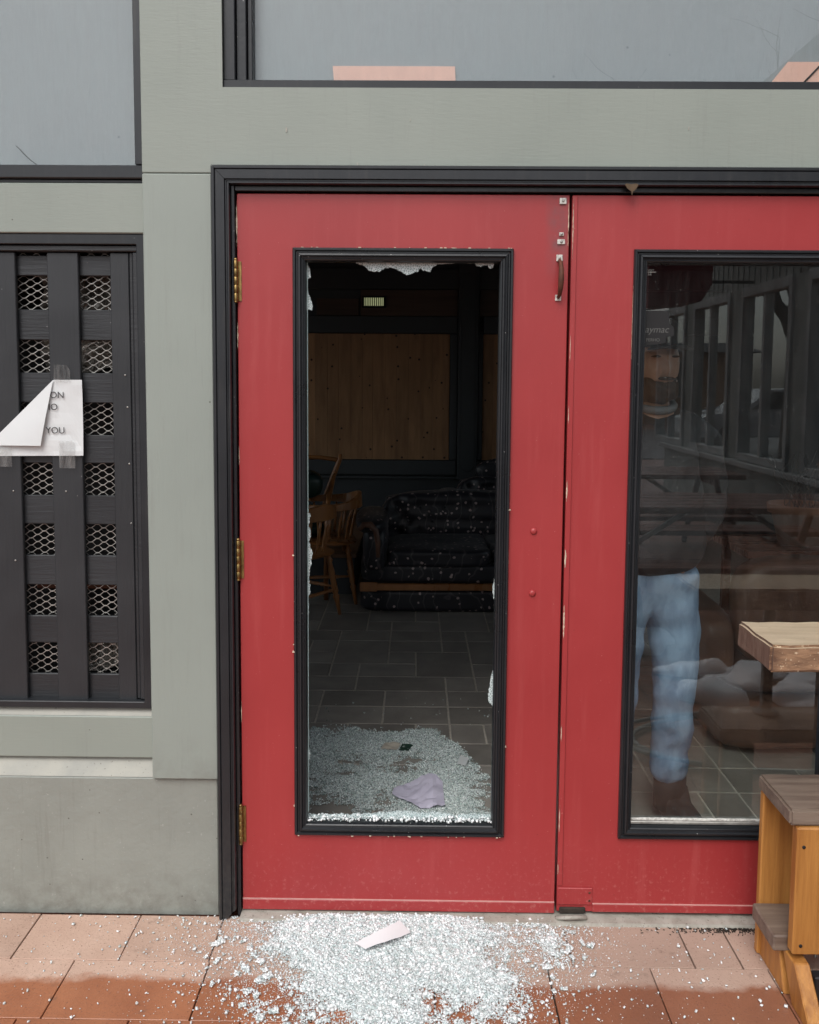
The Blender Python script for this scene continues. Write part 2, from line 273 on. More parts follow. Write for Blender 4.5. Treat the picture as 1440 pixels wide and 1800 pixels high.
def door_wear(m):
    """grime round the pull, dust and rubbed paint low down, faint brush streaks"""
    N, L = nodes(m); b = N['Principled BSDF']; src = b.inputs['Base Color'].links[0].from_socket
    g = N.new('ShaderNodeNewGeometry'); sp = N.new('ShaderNodeSeparateXYZ'); L.new(g.outputs['Position'], sp.inputs[0])
    def nz(sc, st=(1,1,1), det=5):
        mp = N.new('ShaderNodeMapping'); mp.inputs['Scale'].default_value = st; L.new(g.outputs['Position'], mp.inputs[0])
        t = N.new('ShaderNodeTexNoise'); t.inputs['Scale'].default_value = sc; t.inputs['Detail'].default_value = det; t.inputs['Roughness'].default_value = .65; L.new(mp.outputs[0], t.inputs['Vector']); return t.outputs[0]
    def mth(op, a, c=None):
        x = N.new('ShaderNodeMath'); x.operation = op; x.use_clamp = op == 'MULTIPLY'
        for k, v_ in ((0,a),(1,c)):
            if v_ is None: continue
            if hasattr(v_, 'links'): L.new(v_, x.inputs[k])
            else: x.inputs[k].default_value = v_
        return x.outputs[0]
    def mr(a, lo, hi, o0=0, o1=1):
        x = N.new('ShaderNodeMapRange'); x.inputs[1].default_value = lo; x.inputs[2].default_value = hi; x.inputs[3].default_value = o0; x.inputs[4].default_value = o1; L.new(a, x.inputs[0]); return x.outputs[0]
    def mix(f, a, c):
        x = N.new('ShaderNodeMix'); x.data_type = 'RGBA'; L.new(f, x.inputs[0]); L.new(a, x.inputs[6]); x.inputs[7].default_value = (*c,1); return x.outputs[2]
    dx = mth('ABSOLUTE', mth('SUBTRACT', sp.outputs[0], .385)); dz = mth('ABSOLUTE', mth('SUBTRACT', sp.outputs[2], 1.96))
    f = mth('MULTIPLY', mr(dx, .012, .042, 1, 0), mr(dz, .05, .16, 1, 0)); f = mth('MULTIPLY', f, mr(nz(22), .3, .62, 0, .75)); c = mix(f, src, (.17,.075,.08))
    f = mth('MULTIPLY', mr(sp.outputs[2], .02, .26, 1, 0), mr(nz(75,(1,1,1),3), .56, .70, 0, .6)); c = mix(f, c, (.50,.17,.15))
    f = mth('MULTIPLY', mr(nz(4,(7,7,.5)), .52, .72, 0, 1), mr(nz(2), .35, .6, 0, .28)); c = mix(f, c, (.50,.11,.105))
    f = mr(nz(1.7,(1,1,.6)), .52, .75, 0, .30); c = mix(f, c, (.30,.032,.034))
    f = mr(nz(130,(1,1,1),2), .70, .76, 0, .5); c = mix(f, c, (.62,.30,.27))
    L.new(c, b.inputs['Base Color'])
door_wear(M['red'])
def base_dirt(m, col, z0, z1, am, sc=18):
    """splashed dirt on the lowest hand's breadth of a wall, thin drips further up"""
    N, L = nodes(m); b = N['Principled BSDF']; src = b.inputs['Base Color'].links[0].from_socket
    g = N.new('ShaderNodeNewGeometry'); sp = N.new('ShaderNodeSeparateXYZ'); L.new(g.outputs['Position'], sp.inputs[0])
    def nz(scale, st):
        mp = N.new('ShaderNodeMapping'); mp.inputs['Scale'].default_value = st; L.new(g.outputs['Position'], mp.inputs[0])
        t = N.new('ShaderNodeTexNoise'); t.inputs['Scale'].default_value = scale; t.inputs['Detail'].default_value = 6; t.inputs['Roughness'].default_value = .7; L.new(mp.outputs[0], t.inputs['Vector']); return t.outputs[0]
    def mr(a, lo, hi, o0, o1):
        x = N.new('ShaderNodeMapRange'); x.inputs[1].default_value = lo; x.inputs[2].default_value = hi; x.inputs[3].default_value = o0; x.inputs[4].default_value = o1; L.new(a, x.inputs[0]); return x.outputs[0]
    out = src
    for a, c in ((mr(sp.outputs[2], z0, z1, 1, 0), mr(nz(sc,(1,1,1)), .40, .66, 0, am)), (mr(nz(6,(9,1,.5)), .54, .70, 0, 1), mr(nz(2.5,(1,1,1)), .40, .62, 0, .35))):
        f = N.new('ShaderNodeMath'); f.operation = 'MULTIPLY'; L.new(a, f.inputs[0]); L.new(c, f.inputs[1])
        x = N.new('ShaderNodeMix'); x.data_type = 'RGBA'; L.new(f.outputs[0], x.inputs[0]); L.new(out, x.inputs[6]); x.inputs[7].default_value = (*col,1); out = x.outputs[2]
    L.new(out, b.inputs['Base Color'])
base_dirt(M['plinth'], (.16,.155,.135), .0, .16, .7)
base_dirt(M['wall'], (.215,.225,.20), -2, -1, 0)
base_dirt(M['wallv'], (.215,.225,.20), .4, .55, .5)
base_dirt(M['black'], (.075,.07,.062), .0, .35, .55, 60)

# ------------------------------------------------------------------ helpers
ORG = {}
def link(o, parent=None):
    col.objects.link(o)
    if parent is not None: o.parent = parent
    return o
def thing(name, label, cat, loc=(0,0,0), rz=0, group=None):
    o = bpy.data.objects.new(name, None); o.empty_display_size = .1; link(o)
    o.location = loc; o.rotation_euler = (0,0,rz); o['label'] = label; o['category'] = cat
    if group: o['group'] = group
    ORG[o.name] = Vector(loc); return o
def tag(o, label=None, cat=None, group=None, kind=None):
    if label: o['label'] = label
    if cat: o['category'] = cat
    if group: o['group'] = group
    if kind: o['kind'] = kind
    return o
def org(p):
    return ORG.get(p.name, Vector((0,0,0))) if p is not None else Vector((0,0,0))
def obj(name, bm, m, parent=None, world=True, smooth=False, bevel=0, seg=1):
    """link a bmesh as one object; world=True: its vertices are given in world metres"""
    me = bpy.data.meshes.new(name)
    if bevel:
        bmesh.ops.bevel(bm, geom=list(bm.edges), offset=bevel, segments=seg, profile=.5, affect='EDGES')
    bmesh.ops.recalc_face_normals(bm, faces=list(bm.faces))
    if world and parent is not None: bmesh.ops.translate(bm, verts=list(bm.verts), vec=-org(parent))
    bm.to_mesh(me); bm.free()
    ms = m if isinstance(m, (list, tuple)) else [m]
    for x in ms: me.materials.append(M[x] if isinstance(x, str) else x)
    if smooth: me.polygons.foreach_set('use_smooth', [True]*len(me.polygons))
    o = bpy.data.objects.new(name, me); link(o, parent)
    if parent is not None: ORG[o.name] = org(parent) if world else Vector((0,0,0))
    else: ORG[o.name] = Vector((0,0,0))
    return o
def B(): return bmesh.new()
def add_box(bm, x0,x1,y0,y1,z0,z1, mi=0, rot=None, jit=0):
    vs = [Vector((x,y,z)) for x in (x0,x1) for y in (y0,y1) for z in (z0,z1)]
    if rot is not None:
        c = Vector(((x0+x1)/2,(y0+y1)/2,(z0+z1)/2)); vs = [c+rot@(v-c) for v in vs]
    if jit: vs = [v+Vector((random.uniform(-jit,jit),)*3) for v in vs]
    v = [bm.verts.new(p) for p in vs]
    for f in ((0,1,3,2),(4,6,7,5),(0,4,5,1),(2,3,7,6),(0,2,6,4),(1,5,7,3)):
        bm.faces.new([v[i] for i in f]).material_index = mi
    return v
def bx(*a, **k):
    bm = B(); add_box(bm, *a, **k); return bm
def prism(poly, y0, y1, axis='y'):
    """polygon given in the plane across 'axis', pulled from y0 to y1"""
    bm = B()
    def p(a, b, c): return {'y':(a,c,b),'x':(c,a,b),'z':(a,b,c)}[axis]
    A = [bm.verts.new(p(a,b,y0)) for a,b in poly]; C = [bm.verts.new(p(a,b,y1)) for a,b in poly]
    bm.faces.new(A); bm.faces.new(C[::-1]); n = len(poly)
    for i in range(n): bm.faces.new((A[i],A[(i+1)%n],C[(i+1)%n],C[i]))
    return bm
def tube(bm, pts, rad, n=8, cap=True):
    pts = [Vector(p) for p in pts]; rs = rad if isinstance(rad,(list,tuple)) else [rad]*len(pts); rings = []
    up = None
    for i,p in enumerate(pts):
        d = (pts[min(i+1,len(pts)-1)]-pts[max(i-1,0)]).normalized()
        if up is None: up = d.orthogonal().normalized()
        up = (up-d*up.dot(d)).normalized(); s = d.cross(up)
        rings.append([bm.verts.new(p+(up*math.cos(a)+s*math.sin(a))*rs[i]) for a in [2*PI*k/n for k in range(n)]])
    for a,b in zip(rings, rings[1:]):
        for k in range(n): bm.faces.new((a[k],a[(k+1)%n],b[(k+1)%n],b[k])).smooth = True
    if cap: bm.faces.new(rings[0][::-1]); bm.faces.new(rings[-1])
def add_lathe(bm, prof, c=(0,0,0), n=20):
    c = Vector(c); rings = []
    for r,z in prof: rings.append([bm.verts.new(c+Vector((r*math.cos(2*PI*k/n), r*math.sin(2*PI*k/n), z))) for k in range(n)])
    for a,b in zip(rings, rings[1:]):
        for k in range(n): bm.faces.new((a[k],a[(k+1)%n],b[(k+1)%n],b[k])).smooth = True
    bm.faces.new(rings[0][::-1]); bm.faces.new(rings[-1])
def blob(bm, c, s, p=2.5, sub=4, amp=0, fr=4, rot=None, seed=0):
    """rounded box / cushion: superellipsoid, uneven by noise"""
    t = B(); bmesh.ops.create_cube(t, size=2)
    bmesh.ops.subdivide_edges(t, edges=list(t.edges), cuts=2**sub//2, use_grid_fill=True)
    c = Vector(c); mp = {}
    for v in t.verts:
        d = v.co.normalized(); q = (abs(d.x)**p+abs(d.y)**p+abs(d.z)**p)**(-1/p); d2 = d*q
        u = Vector((d2.x*s[0], d2.y*s[1], d2.z*s[2]))
        if amp: u += d*mnoise.noise((c+u)*fr+Vector((seed,)*3))*amp
        if rot is not None: u = rot@u
        mp[v] = bm.verts.new(c+u)
    for f in t.faces: bm.faces.new([mp[v] for v in f.verts]).smooth = True
    t.free()
def moulding(x0,x1,z0,z1, prof, m, parent, sides='TBLR', name='moulding', gap=.0006):
    """profile (inset, y) swept round a rectangle, one mitred piece per side"""
    cor = {'BL':(x0,z0,1,1),'BR':(x1,z0,-1,1),'TR':(x1,z1,-1,-1),'TL':(x0,z1,1,-1)}
    seg = {'T':('TL','TR'),'R':('TR','BR'),'B':('BR','BL'),'L':('BL','TL')}
    for s in sides:
        bm = B(); rows = []
        for c in seg[s]:
            cx,cz,sx,sz = cor[c]; sh = gap if c == seg[s][0] else -gap
            dx,dz = {'T':(1,0),'R':(0,-1),'B':(-1,0),'L':(0,1)}[s]
            rows.append([bm.verts.new((cx+sx*i+dx*sh, y, cz+sz*i+dz*sh)) for i,y in prof])
        for k in range(len(prof)-1): bm.faces.new((rows[0][k],rows[0][k+1],rows[1][k+1],rows[1][k]))
        bm.faces.new((rows[0][-1],rows[0][0],rows[1][0],rows[1][-1]))
        bm.faces.new(rows[0]); bm.faces.new(rows[1][::-1])
        obj(name, bm, m, parent)
def ring_slab(x0,x1,z0,z1,a0,a1,b0,b1,y0,y1):
    bm = B(); o=[(x0,z0),(x1,z0),(x1,z1),(x0,z1)]; h=[(a0,b0),(a1,b0),(a1,b1),(a0,b1)]
    V = {}
    for k,(P_) in enumerate((o,h)):
        for yy in (y0,y1): V[k,yy] = [bm.verts.new((x,yy,z)) for x,z in P_]
    for i in range(4):
        j=(i+1)%4
        bm.faces.new((V[0,y0][i],V[0,y0][j],V[1,y0][j],V[1,y0][i])); bm.faces.new((V[0,y1][i],V[1,y1][i],V[1,y1][j],V[0,y1][j]))
        bm.faces.new((V[0,y0][i],V[0,y1][i],V[0,y1][j],V[0,y0][j])); bm.faces.new((V[1,y0][i],V[1,y0][j],V[1,y1][j],V[1,y1][i]))
    return bm
def copy_tree(o, parent=None):
    c = o.copy(); col.objects.link(c); c.parent = parent
    for ch in list(o.children): copy_tree(ch, c)
    return c
def bake(o):
    """object with modifiers -> plain mesh"""
    dg = bpy.context.evaluated_depsgraph_get(); dg.update()
    me = bpy.data.meshes.new_from_object(o.evaluated_get(dg)); bpy.data.objects.remove(o); return me
def text_mesh(txt, size, name, m, parent, loc, extrude=.0002, shear=0, bold=False):
    c = bpy.data.curves.new('t','FONT'); c.body = txt; c.size = size; c.extrude = extrude; c.shear = shear
    if bold: c.offset = size*.012
    t = bpy.data.objects.new('t', c); col.objects.link(t); me = bake(t)
    me.materials.clear(); me.materials.append(M[m]); me.name = name
    o = bpy.data.objects.new(name, me); link(o, parent)
    o.location = Vector(loc)-org(parent); o.rotation_euler = (PI/2,0,0); return o

# ------------------------------------------------------------------ SETTING: ground, paving, floor, room
def struct(name, bm, m, parent=None):
    o = obj(name, bm, m, parent)
    if parent is None: o['kind'] = 'structure'
    return o
bm = B(); v = [bm.verts.new(p) for p in ((-60,-90,-.012),(60,-90,-.012),(60,60,-.012),(-60,60,-.012))]; bm.faces.new(v)
g = struct('ground', bm, 'ground'); 
pav = struct('paving_bed', bx(-3.2,3.4,-1.676,-.012,-.05,-.009), 'dirt')
def paver(x0,x1,y0,y1):
    g_ = random.uniform(.0012,.0026); gy = random.uniform(.0009,.0016); h = random.uniform(-.0007,.0007)
    obj('paver', bx(x0+g_,x1-g_,y0+gy,y1-gy,-.03,h), 'paver', pav, bevel=.0012)
def row(y0,y1,xs):
    for a,b in zip(xs,xs[1:]): paver(a,b,y0,y1)
row(-.205,-.012,[-3.0,-2.7,-2.4,-2.1,-1.83,-1.57,-1.33,-1.066,-.778,-.538,-.25,.05,.43,.752,.878,1.16,1.45,1.74,2.03,2.32,2.61,2.9])
row(-.415,-.205,[-3.0,-2.7,-2.4,-2.1,-1.78,-1.47,-1.18,-.893,-.534,-.24,.06,.36,.63,.94,1.22,1.51,1.8,2.1,2.4,2.7,3.0])
for k in range(6):
    y1 = -.415-.21*k; off = random.uniform(0,.25); xs=[-3+off]
    while xs[-1] < 2.8: xs.append(xs[-1]+random.uniform(.26,.34))
    row(y1-.21, y1, xs)
# indoor slate floor laid in random ashlar
fl = struct('floor', bx(-3.2,3.0,.10,7.0,-.06,-.0035), 'grout')
cw, chh = .152, .205; nx, ny = 25, 18; X0, Y0 = -1.66, .155
used = [[False]*ny for _ in range(nx)]; tile_n = 0
for j in range(ny):
    for i in range(nx):
        if used[i][j]: continue
        opts = random.sample([(2,1),(2,1),(3,1),(2,2),(1,1),(1,1),(2,1)],7)+[(1,1)]
        for (a,b) in opts:
            if i+a<=nx and j+b<=ny and all(not used[i+p][j+q_] for p in range(a) for q_ in range(b)):
                for p in range(a):
                    for q_ in range(b): used[i+p][j+q_] = True
                h = random.uniform(-.0006,.0006)
                obj('tile', bx(X0+i*cw+.0042, X0+(i+a)*cw-.0042, Y0+j*chh+.0042, Y0+(j+b)*chh-.0042, -.012, h), 'slate', fl, bevel=.0018)
                break
YB = 5.86
def side_wall(name, x0, x1, added_wins=((.5,1.9),(2.1,3.5),(3.7,5.1))):  # side windows are added, out of view, to let daylight into the dark room
    bm = B(); add_box(bm,x0,x1,.17,YB+.2,0,.7); add_box(bm,x0,x1,.17,YB+.2,2.7,3.1)
    e_ = [.17]+[q for w_ in added_wins for q in w_]+[YB+.2]
    for a,b_ in zip(e_[::2],e_[1::2]): add_box(bm,x0,x1,a,b_,.7,2.7)
    wl = struct(name, bm, 'inwall')
    for a,b_ in added_wins:
        f = obj('window', ring_slab(a,b_,.7,2.7,a+.06,b_-.06,.76,2.64,0,.06), 'inwall', wl)
        for v_ in f.data.vertices: v_.co = Vector((x0+.02+v_.co.y, v_.co.x, v_.co.z))
        obj('pane', bx(x0+.04,x0+.045,a+.06,b_-.06,.76,2.64), 'glass2', f)
side_wall('side_wall_left', -3.3, -3.2); side_wall('side_wall_right', 3.0, 3.1, ((.5,1.9),(2.1,3.5)))
struct('ceiling', bx(-3.3,3.1,.17,YB+.2,3.02,3.12), 'inwall')
bw = struct('back_wall', bx(-3.2,3.0,YB+.05,YB+.15,0,3.02), 'inwall')
def boards(x0,x1,z0,z1,wd,m='pineb'):
    x = x0
    while x < x1-.01:
        w_ = min(wd*random.uniform(.9,1.1), x1-x)
        obj('pine_board', bx(x+.0005,x+w_-.0005,YB+.012+random.uniform(-.0006,.0006),YB+.04,z0,z1), m, bw, bevel=.001); x += w_
boards(-1.60,.325,.785,1.99,.108); boards(.645,1.75,.785,1.99,.108)
boards(-.53,.395,2.16,2.405,.5,'pined'); boards(-.95,-.55,2.16,2.32,.42,'pined'); boards(.61,1.2,2.16,2.41,.5,'pined')
for (x0,x1,z0,z1,dy) in ((-3.1,.395,1.995,2.155,0),(.645,2.9,1.995,2.155,0),(-3.1,.395,.64,.78,0),(.56,2.9,.64,.78,0),
                         (.33,.40,.79,1.99,.0),(.60,.64,.79,1.99,.0),(-3.1,-1.61,.79,1.99,0),(-3.1,2.9,2.41,2.6,0)):
    obj('beam', bx(x0,x1,YB-.02+dy,YB+.045,z0,z1), 'inwall', bw, bevel=.004)
obj('pillar', bx(.405,.595,YB-.06,YB+.045,.60,3.0), 'inwall', bw, bevel=.006)
gp = [(.44,2.55),(.44,.74)]+[(.50-.06*math.cos(a),.74-.06*math.sin(a)) for a in [PI*k/10 for k in range(1,10)]]+[(.56,.74),(.56,2.55)]
obj('pillar_inlay', prism(gp, YB-.075, YB-.058), 'inwall', bw, bevel=.003)
obj('wainscot_rail', bx(-3.1,2.9,YB-.01,YB+.045,.60,.625), 'inwall', bw, bevel=.003)
vt = obj('vent', ring_slab(-.515,-.285,2.235,2.345,-.495,-.303,2.252,2.330,YB-.015,YB+.012), 'dark', bw)
obj('vent_opening', bx(-.495,-.303,YB+.004,YB+.008,2.252,2.33), 'ventlit', vt)
for k in range(11):
    x = -.49+k*.0178; obj('vent_louvre', bx(x,x+.0095,YB-.012,YB+.002,2.252,2.33), 'dark', vt)
# low wooden stage at the back left
st = thing('stage', 'low wooden stage with orange brown floorboards at the back of the room', 'stage', (-1.4,4.8,0))
obj('riser', bx(-3.15,-.43,3.72,3.76,0,.268), 'inwall', st, bevel=.003); obj('end_panel', bx(-.47,-.43,3.762,YB-.1,0,.268), 'inwall', st, bevel=.003)
y = 3.70
while y < 5.8:
    y2 = min(y+.135, 5.83); obj('floorboard', bx(-3.15,-.415,y+.001,y2-.001,.27,.30+random.uniform(-.001,.001)), 'stage', st, bevel=.0015); y = y2

# ------------------------------------------------------------------ THE SHOPFRONT
sf = thing('storefront', 'grey green painted timber shopfront with black trim around the red double doors', 'building', (0,0,0))
def board(name, x0,x1,y0,y1,z0,z1, m='wall', bev=.003, parent=sf): return obj(name, bx(x0,x1,y0,y1,z0,z1), m, parent, bevel=bev)
WX = 3.4
# header with the tall piece at its left cut from one sheet
obj('header_board', prism([(-.739,2.0915),(-.552,2.0915),(-.552,2.1115),(1.42,2.1115),(WX,2.1115),(WX,2.313),(-.522,2.313),(-.522,3.6),(-.739,3.6)], -.010,.05), 'wall', sf, bevel=.002)
board('header_top', -.519,WX,-.010,.05,3.1,3.6)
board('post_board', -.739,-.552,-.012,.05,.406,2.0895,'wallv')
board('post_board', 1.423,1.62,-.012,.05,.406,2.108,'wallv')
board('infill_board', 1.624,WX,.0,.05,.406,.62,'wallv')
wr_ = obj('window', ring_slab(1.624,3.0,.624,2.105,1.69,2.94,.69,2.04,.02,.09), 'black', sf, bevel=.003)  # unseen window added to light the room from the front
obj('pane', bx(1.692,2.938,.05,.055,.692,2.038), 'glass2', wr_)
board('infill_board', 3.004,WX,.0,.05,.624,2.105,'wallv')
board('plinth', -3.2,-.5555,.002,.17,-.01,.4035,'plinth',.004)
board('plinth', 1.43,WX,.002,.17,-.01,.4035,'plinth',.004)
# left bay
obj('plinth_ledge', prism([(.003,.4045),(.052,.448),(.12,.448),(.12,.4045)], -3.2,-.742,'x'), 'ledge', sf)
board('sill_board', -3.2,-.7415,.028,.12,.449,.572)
obj('sill_ledge', prism([(.030,.573),(.052,.594),(.12,.594),(.12,.573)], -3.2,-.7415,'x'), 'ledge', sf)
board('rail_board', -3.2,-.7415,.026,.12,1.937,2.072)
board('window_sill', -3.2,-.7415,.020,.12,2.083,2.119,'black',.003)
board('window_sill_underside', -3.2,-.7415,.032,.12,2.0735,2.082,'black',.001)
board('window_trim', -.768,-.7415,.022,.12,2.1205,3.6,'black',.002)
wn = obj('window', bx(-3.2,-.770,.064,.08,2.1205,3.6), 'backing', sf)
obj('pane', bx(-3.2,-.7695,.050,.054,2.1205,3.6), 'glass2', wn)
cb = B(); pr = [(-1.092,2.176),(-1.083,2.168),(-1.066,2.150),(-1.052,2.137),(-1.030,2.1215)]
tube(cb, [(x-.012,.0495,z) for x,z in pr], .0009, 4); obj('crack', cb, 'dark', wn)
# transom above the doors
tn = obj('window', bx(-.50,WX,.074,.09,2.335,3.1), 'backing', sf)
obj('pane', bx(-.447,WX,.060,.064,2.342,3.1), 'glass2', tn)
obj('window_frame', bx(-.5205,-.4895,.006,.12,2.3385,3.099), 'black', tn, bevel=.002)
obj('window_frame', bx(-.4885,-.462,.022,.12,2.3385,3.099), 'blackin', tn, bevel=.002)
obj('window_frame', bx(-.4610,-.448,.036,.12,2.3385,3.099), 'blackin', tn, bevel=.002)
obj('window_sill', bx(-.5215,WX,.000,.12,2.3135,2.338), 'black', tn, bevel=.002)
pb = prism([(-.229,2.34),(.104,2.34),(.101,2.398),(-.234,2.398)], .0675,.072); obj('peach_board', pb, 'peach', tn)
obj('peach_board', prism([(.950,2.34),(1.45,2.34),(1.45,2.413),(1.008,2.413)], .0675,.072), 'peach', tn)
bb = B(); tube(bb, [(1.04,.066,2.345),(1.12,.066,2.43),(1.3,.066,2.56)], .0025, 6); obj('cable', bb, 'dark', tn)
# door casing: mitred flat board with beads, then the inner jamb
cprof = [(0,.04),(0,-.026),(.003,-.031),(.009,-.031),(.011,-.027),(.013,-.030),(.036,-.030),(.038,-.024),(.041,-.024),(.044,-.029),(.048,-.029),(.050,-.022),(.050,.04)]
cx0, cx1, cz1 = -.5505, 1.4205, 2.1095
for s in 'TLR': moulding(cx0,cx1,-.02 if s!='T' else -.02,cz1, cprof,'black',sf,s,'door_casing')
board('door_jamb', -.5000,-.4905,-.012,.15,-.004,2.0585,'blackin',.0015); board('door_jamb', 1.3405,1.3700,-.012,.15,-.004,2.0585,'blackin',.0015)
board('door_head', -.490,1.340,-.008,.15,2.0455,2.0590,'blackin',.0015)
board('door_stop', -.490,1.340,.046,.15,2.02,2.0450,'blackin',.0015)
th = obj('threshold', prism([(-.040,-.004),(-.034,.008),(.0,.0115),(.12,.0115),(.12,-.004)], -.490,1.340,'x'), 'thresh', sf)
# wall core behind the boards
for a in ((-3.2,-1.35,.121,.168,.45,3.0),(1.372,1.62,.1205,.168,.0,3.0),(1.624,3.0,.1,.168,.0,.62),(1.624,3.0,.1,.168,2.11,3.0),(-.739,-.501,.051,.168,.41,3.0),(-.499,1.371,.1205,.168,2.06,3.0),(-3.2,-.74,.1215,.168,2.0,3.0)):
    obj('wall_core', bx(*a), 'inwall', sf)
board('cornice', -3.2,WX,-.20,.1,3.62,3.72,'black',.006)
cr_ = B()
for (x,z,s) in [(-.35,2.205,.006),(.72,2.213,.004),(-.02,2.232,.003),(.62,2.112,.005),(.02,2.113,.004),(-.16,2.114,.006)]:
    add_box(cr_, x-s/3,x+s/3,-.0115,-.0095,z-s,z+s)
tag(obj('chipped_paint', cr_, 'ledge', sf), kind='stuff')

# ------------------------------------------------------------------ LATTICE SCREEN (fixed in the left bay)
ls = obj('lattice_screen', ring_slab(-3.19,-.7418,.5945,1.936,-3.1,-.772,.6145,1.908,.030,.08), 'black', sf, bevel=.002)
obj('bead', bx(-1.9,-.7715,.040,.08,1.890,1.907), 'lath', ls, bevel=.003)
obj('bead', bx(-.788,-.7725,.044,.08,.616,1.889), 'lath', ls, bevel=.003)
obj('bead', bx(-.7990,-.7890,.052,.08,.616,1.889), 'lath', ls, bevel=.002)
per = .174
for k,x0 in enumerate((-.852,-1.028,-1.204,-1.380,-1.556,-1.732)):
    w_ = .087 if k else .0525
    obj('upright_slat', bx(x0,x0+w_,.050,.064,.597,1.888), 'lathv', ls, bevel=.002)
zs = [(1.826,1.882),(1.647,1.732),(1.471,1.555),(1.299,1.379),(1.123,1.206),(.946,1.032),(.775,.855),(.600,.683)]
for z0,z1 in zs:
    obj('cross_slat', bx(-1.9,-.800,.066,.078,z0,z1), 'lath', ls, bevel=.002)
bm = B(); dx, dz = .0385, .0104
nxm, nzm = 28, 126
for j in range(nzm):
    for i in range(nxm):
        cx = -1.88+i*dx+(dx/2 if j%2 else 0); cz = .60+j*dz
        for sx in (-1,1):
            a = Vector((cx,.084,cz)); b_ = Vector((cx+sx*dx*.5,.087,cz+dz)); 
            d = (b_-a); pts = [a, a+Vector((sx*dx*.11,0,.0008)), b_-Vector((sx*dx*.11,0,.0008)), b_]
            t_ = .0014
            for p0,p1 in zip(pts,pts[1:]):
                q0=[bm.verts.new(p0+Vector((0,0,t_))),bm.verts.new(p0+Vector((0,.003,0))),bm.verts.new(p0-Vector((0,0,t_)))]
                q1=[bm.verts.new(p1+Vector((0,0,t_))),bm.verts.new(p1+Vector((0,.003,0))),bm.verts.new(p1-Vector((0,0,t_)))]
                for k in range(3): bm.faces.new((q0[k],q0[(k+1)%3],q1[(k+1)%3],q1[k]))
obj('expanded_metal_mesh', bm, 'steel', ls)
sb = B(); 
for z,x in ((1.46,-.99),(1.22,-.99),(1.22,-1.14),(1.46,-.81),(1.30,-.808),(1.13,-.806),(1.55,-.815),(1.02,-1.14)):
    add_lathe(sb, [(.0,.0),(.0026,.0005),(.0026,.0015),(.0005,.002)], (0,0,0), 8)
    for vv in list(sb.verts)[-32:]: vv.co = Vector((x+vv.co.x, .0495-vv.co.z, z+vv.co.y))
tag(obj('nail_head', sb, 'steel', ls), kind='stuff')
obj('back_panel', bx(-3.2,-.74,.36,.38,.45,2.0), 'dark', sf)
def crumple(name, x0,x1,z0,z1,y, label):
    bm = B(); n, m_ = 46, 34; G = []
    for j in range(m_+1):
        G.append([])
        for i in range(n+1):
            u, v_ = i/n, j/m_; p = Vector((x0+(x1-x0)*u+.02*mnoise.noise((u*5,v_*5,1)), 0, z0+(z1-z0)*v_+.03*mnoise.noise((u*4,v_*4,7))))
            h = abs(mnoise.noise((p.x*22,p.z*22,3)))*.06+abs(mnoise.noise((p.x*60,p.z*60,9)))*.02
            G[j].append(bm.verts.new((p.x, y-h, p.z)))
    for j in range(m_):
        for i in range(n): bm.faces.new((G[j][i],G[j][i+1],G[j+1][i+1],G[j+1][i]))
    return tag(obj(name, bm, 'crumple'), label, 'foil')
crumple('crumpled_sheet', -1.10,-.78,1.56,1.86,.20,'crumpled shiny sheet behind the uppermost openings of the lattice')
crumple('crumpled_sheet', -1.06,-.80,.66,.80,.18,'crumpled grey sheet behind the lowest openings of the lattice')
tag(obj('dark_red_crate', bx(-1.15,-.78,.20,.30,.90,.965), 'rust', bevel=.004), 'dark red box behind the second lowest row of lattice openings','box')

# ------------------------------------------------------------------ DOORS
lprof = [(0,.02),(0,-.009),(.0025,-.0125),(.007,-.0125),(.010,-.007),(.013,-.007),(.0165,-.015),(.021,-.016),(.0245,-.010),(.028,-.009),(.031,-.012),(.034,-.010),(.0365,-.002),(.0365,.02)]
def slivers(bm, lst, y=-.0012):
    for (x,z,w_,h) in lst:
        n = max(3,int(h/.006)); L_=[];R_=[]
        for k in range(n+1):
            zz = z-h/2+h*k/n; t = math.sin(PI*(k+.15)/(n+.3)); a = w_*t*random.uniform(.35,1)
            L_.append((x-a/2+random.uniform(-.2,.2)*w_,zz)); R_.append((x+a/2,zz))
        P_ = L_+R_[::-1]; A=[bm.verts.new((p[0],y,p[1])) for p in P_]; C=[bm.verts.new((p[0],y+.002,p[1])) for p in P_]
        bm.faces.new(A); 
        for i in range(len(P_)): bm.faces.new((A[i],A[(i+1)%len(P_)],C[(i+1)%len(P_)],C[i]))
ld = thing('door', 'red door whose glass is smashed out, hung on brass hinges at its left edge', 'door', (-.485,.02,0), group='red double doors')
obj('leaf', ring_slab(-.4870,.4110,.014,2.0405,-.315,.243,.262,1.878,0,.044), 'red', ld, bevel=.0018)
moulding(-.3355,.2620,.2440,1.8965,lprof,'blackin',ld)
obj('kick_strip', bx(-.4865,.4105,-.0045,-.0002,.0165,.0475), 'red', ld, bevel=.0012)
cl = B(); add_box(cl,-.4865,.4105,-.0040,-.0002,.0478,.0495); obj('caulk_line', cl, mat('pinkish_caulk',(.62,.33,.30),rough=.7,nscale=30), ld)
rd = thing('door', 'red door with its tall dusty glass still whole, behind the brown stand', 'door', (1.33,.02,0), group='red double doors')
obj('leaf', ring_slab(.4180,1.3375,.020,2.0405,.607,1.165,.262,1.878,0,.044), 'red', rd, bevel=.0018)
moulding(.5865,1.1850,.2440,1.8965,lprof,'blackin',rd)
obj('astragal', bx(.4175,.4320,-.0040,-.0002,.10,2.0385), 'red', rd, bevel=.0012)
obj('kick_strip', bx(.5200,1.337,-.0045,-.0002,.0215,.0445), 'red', rd, bevel=.0012)
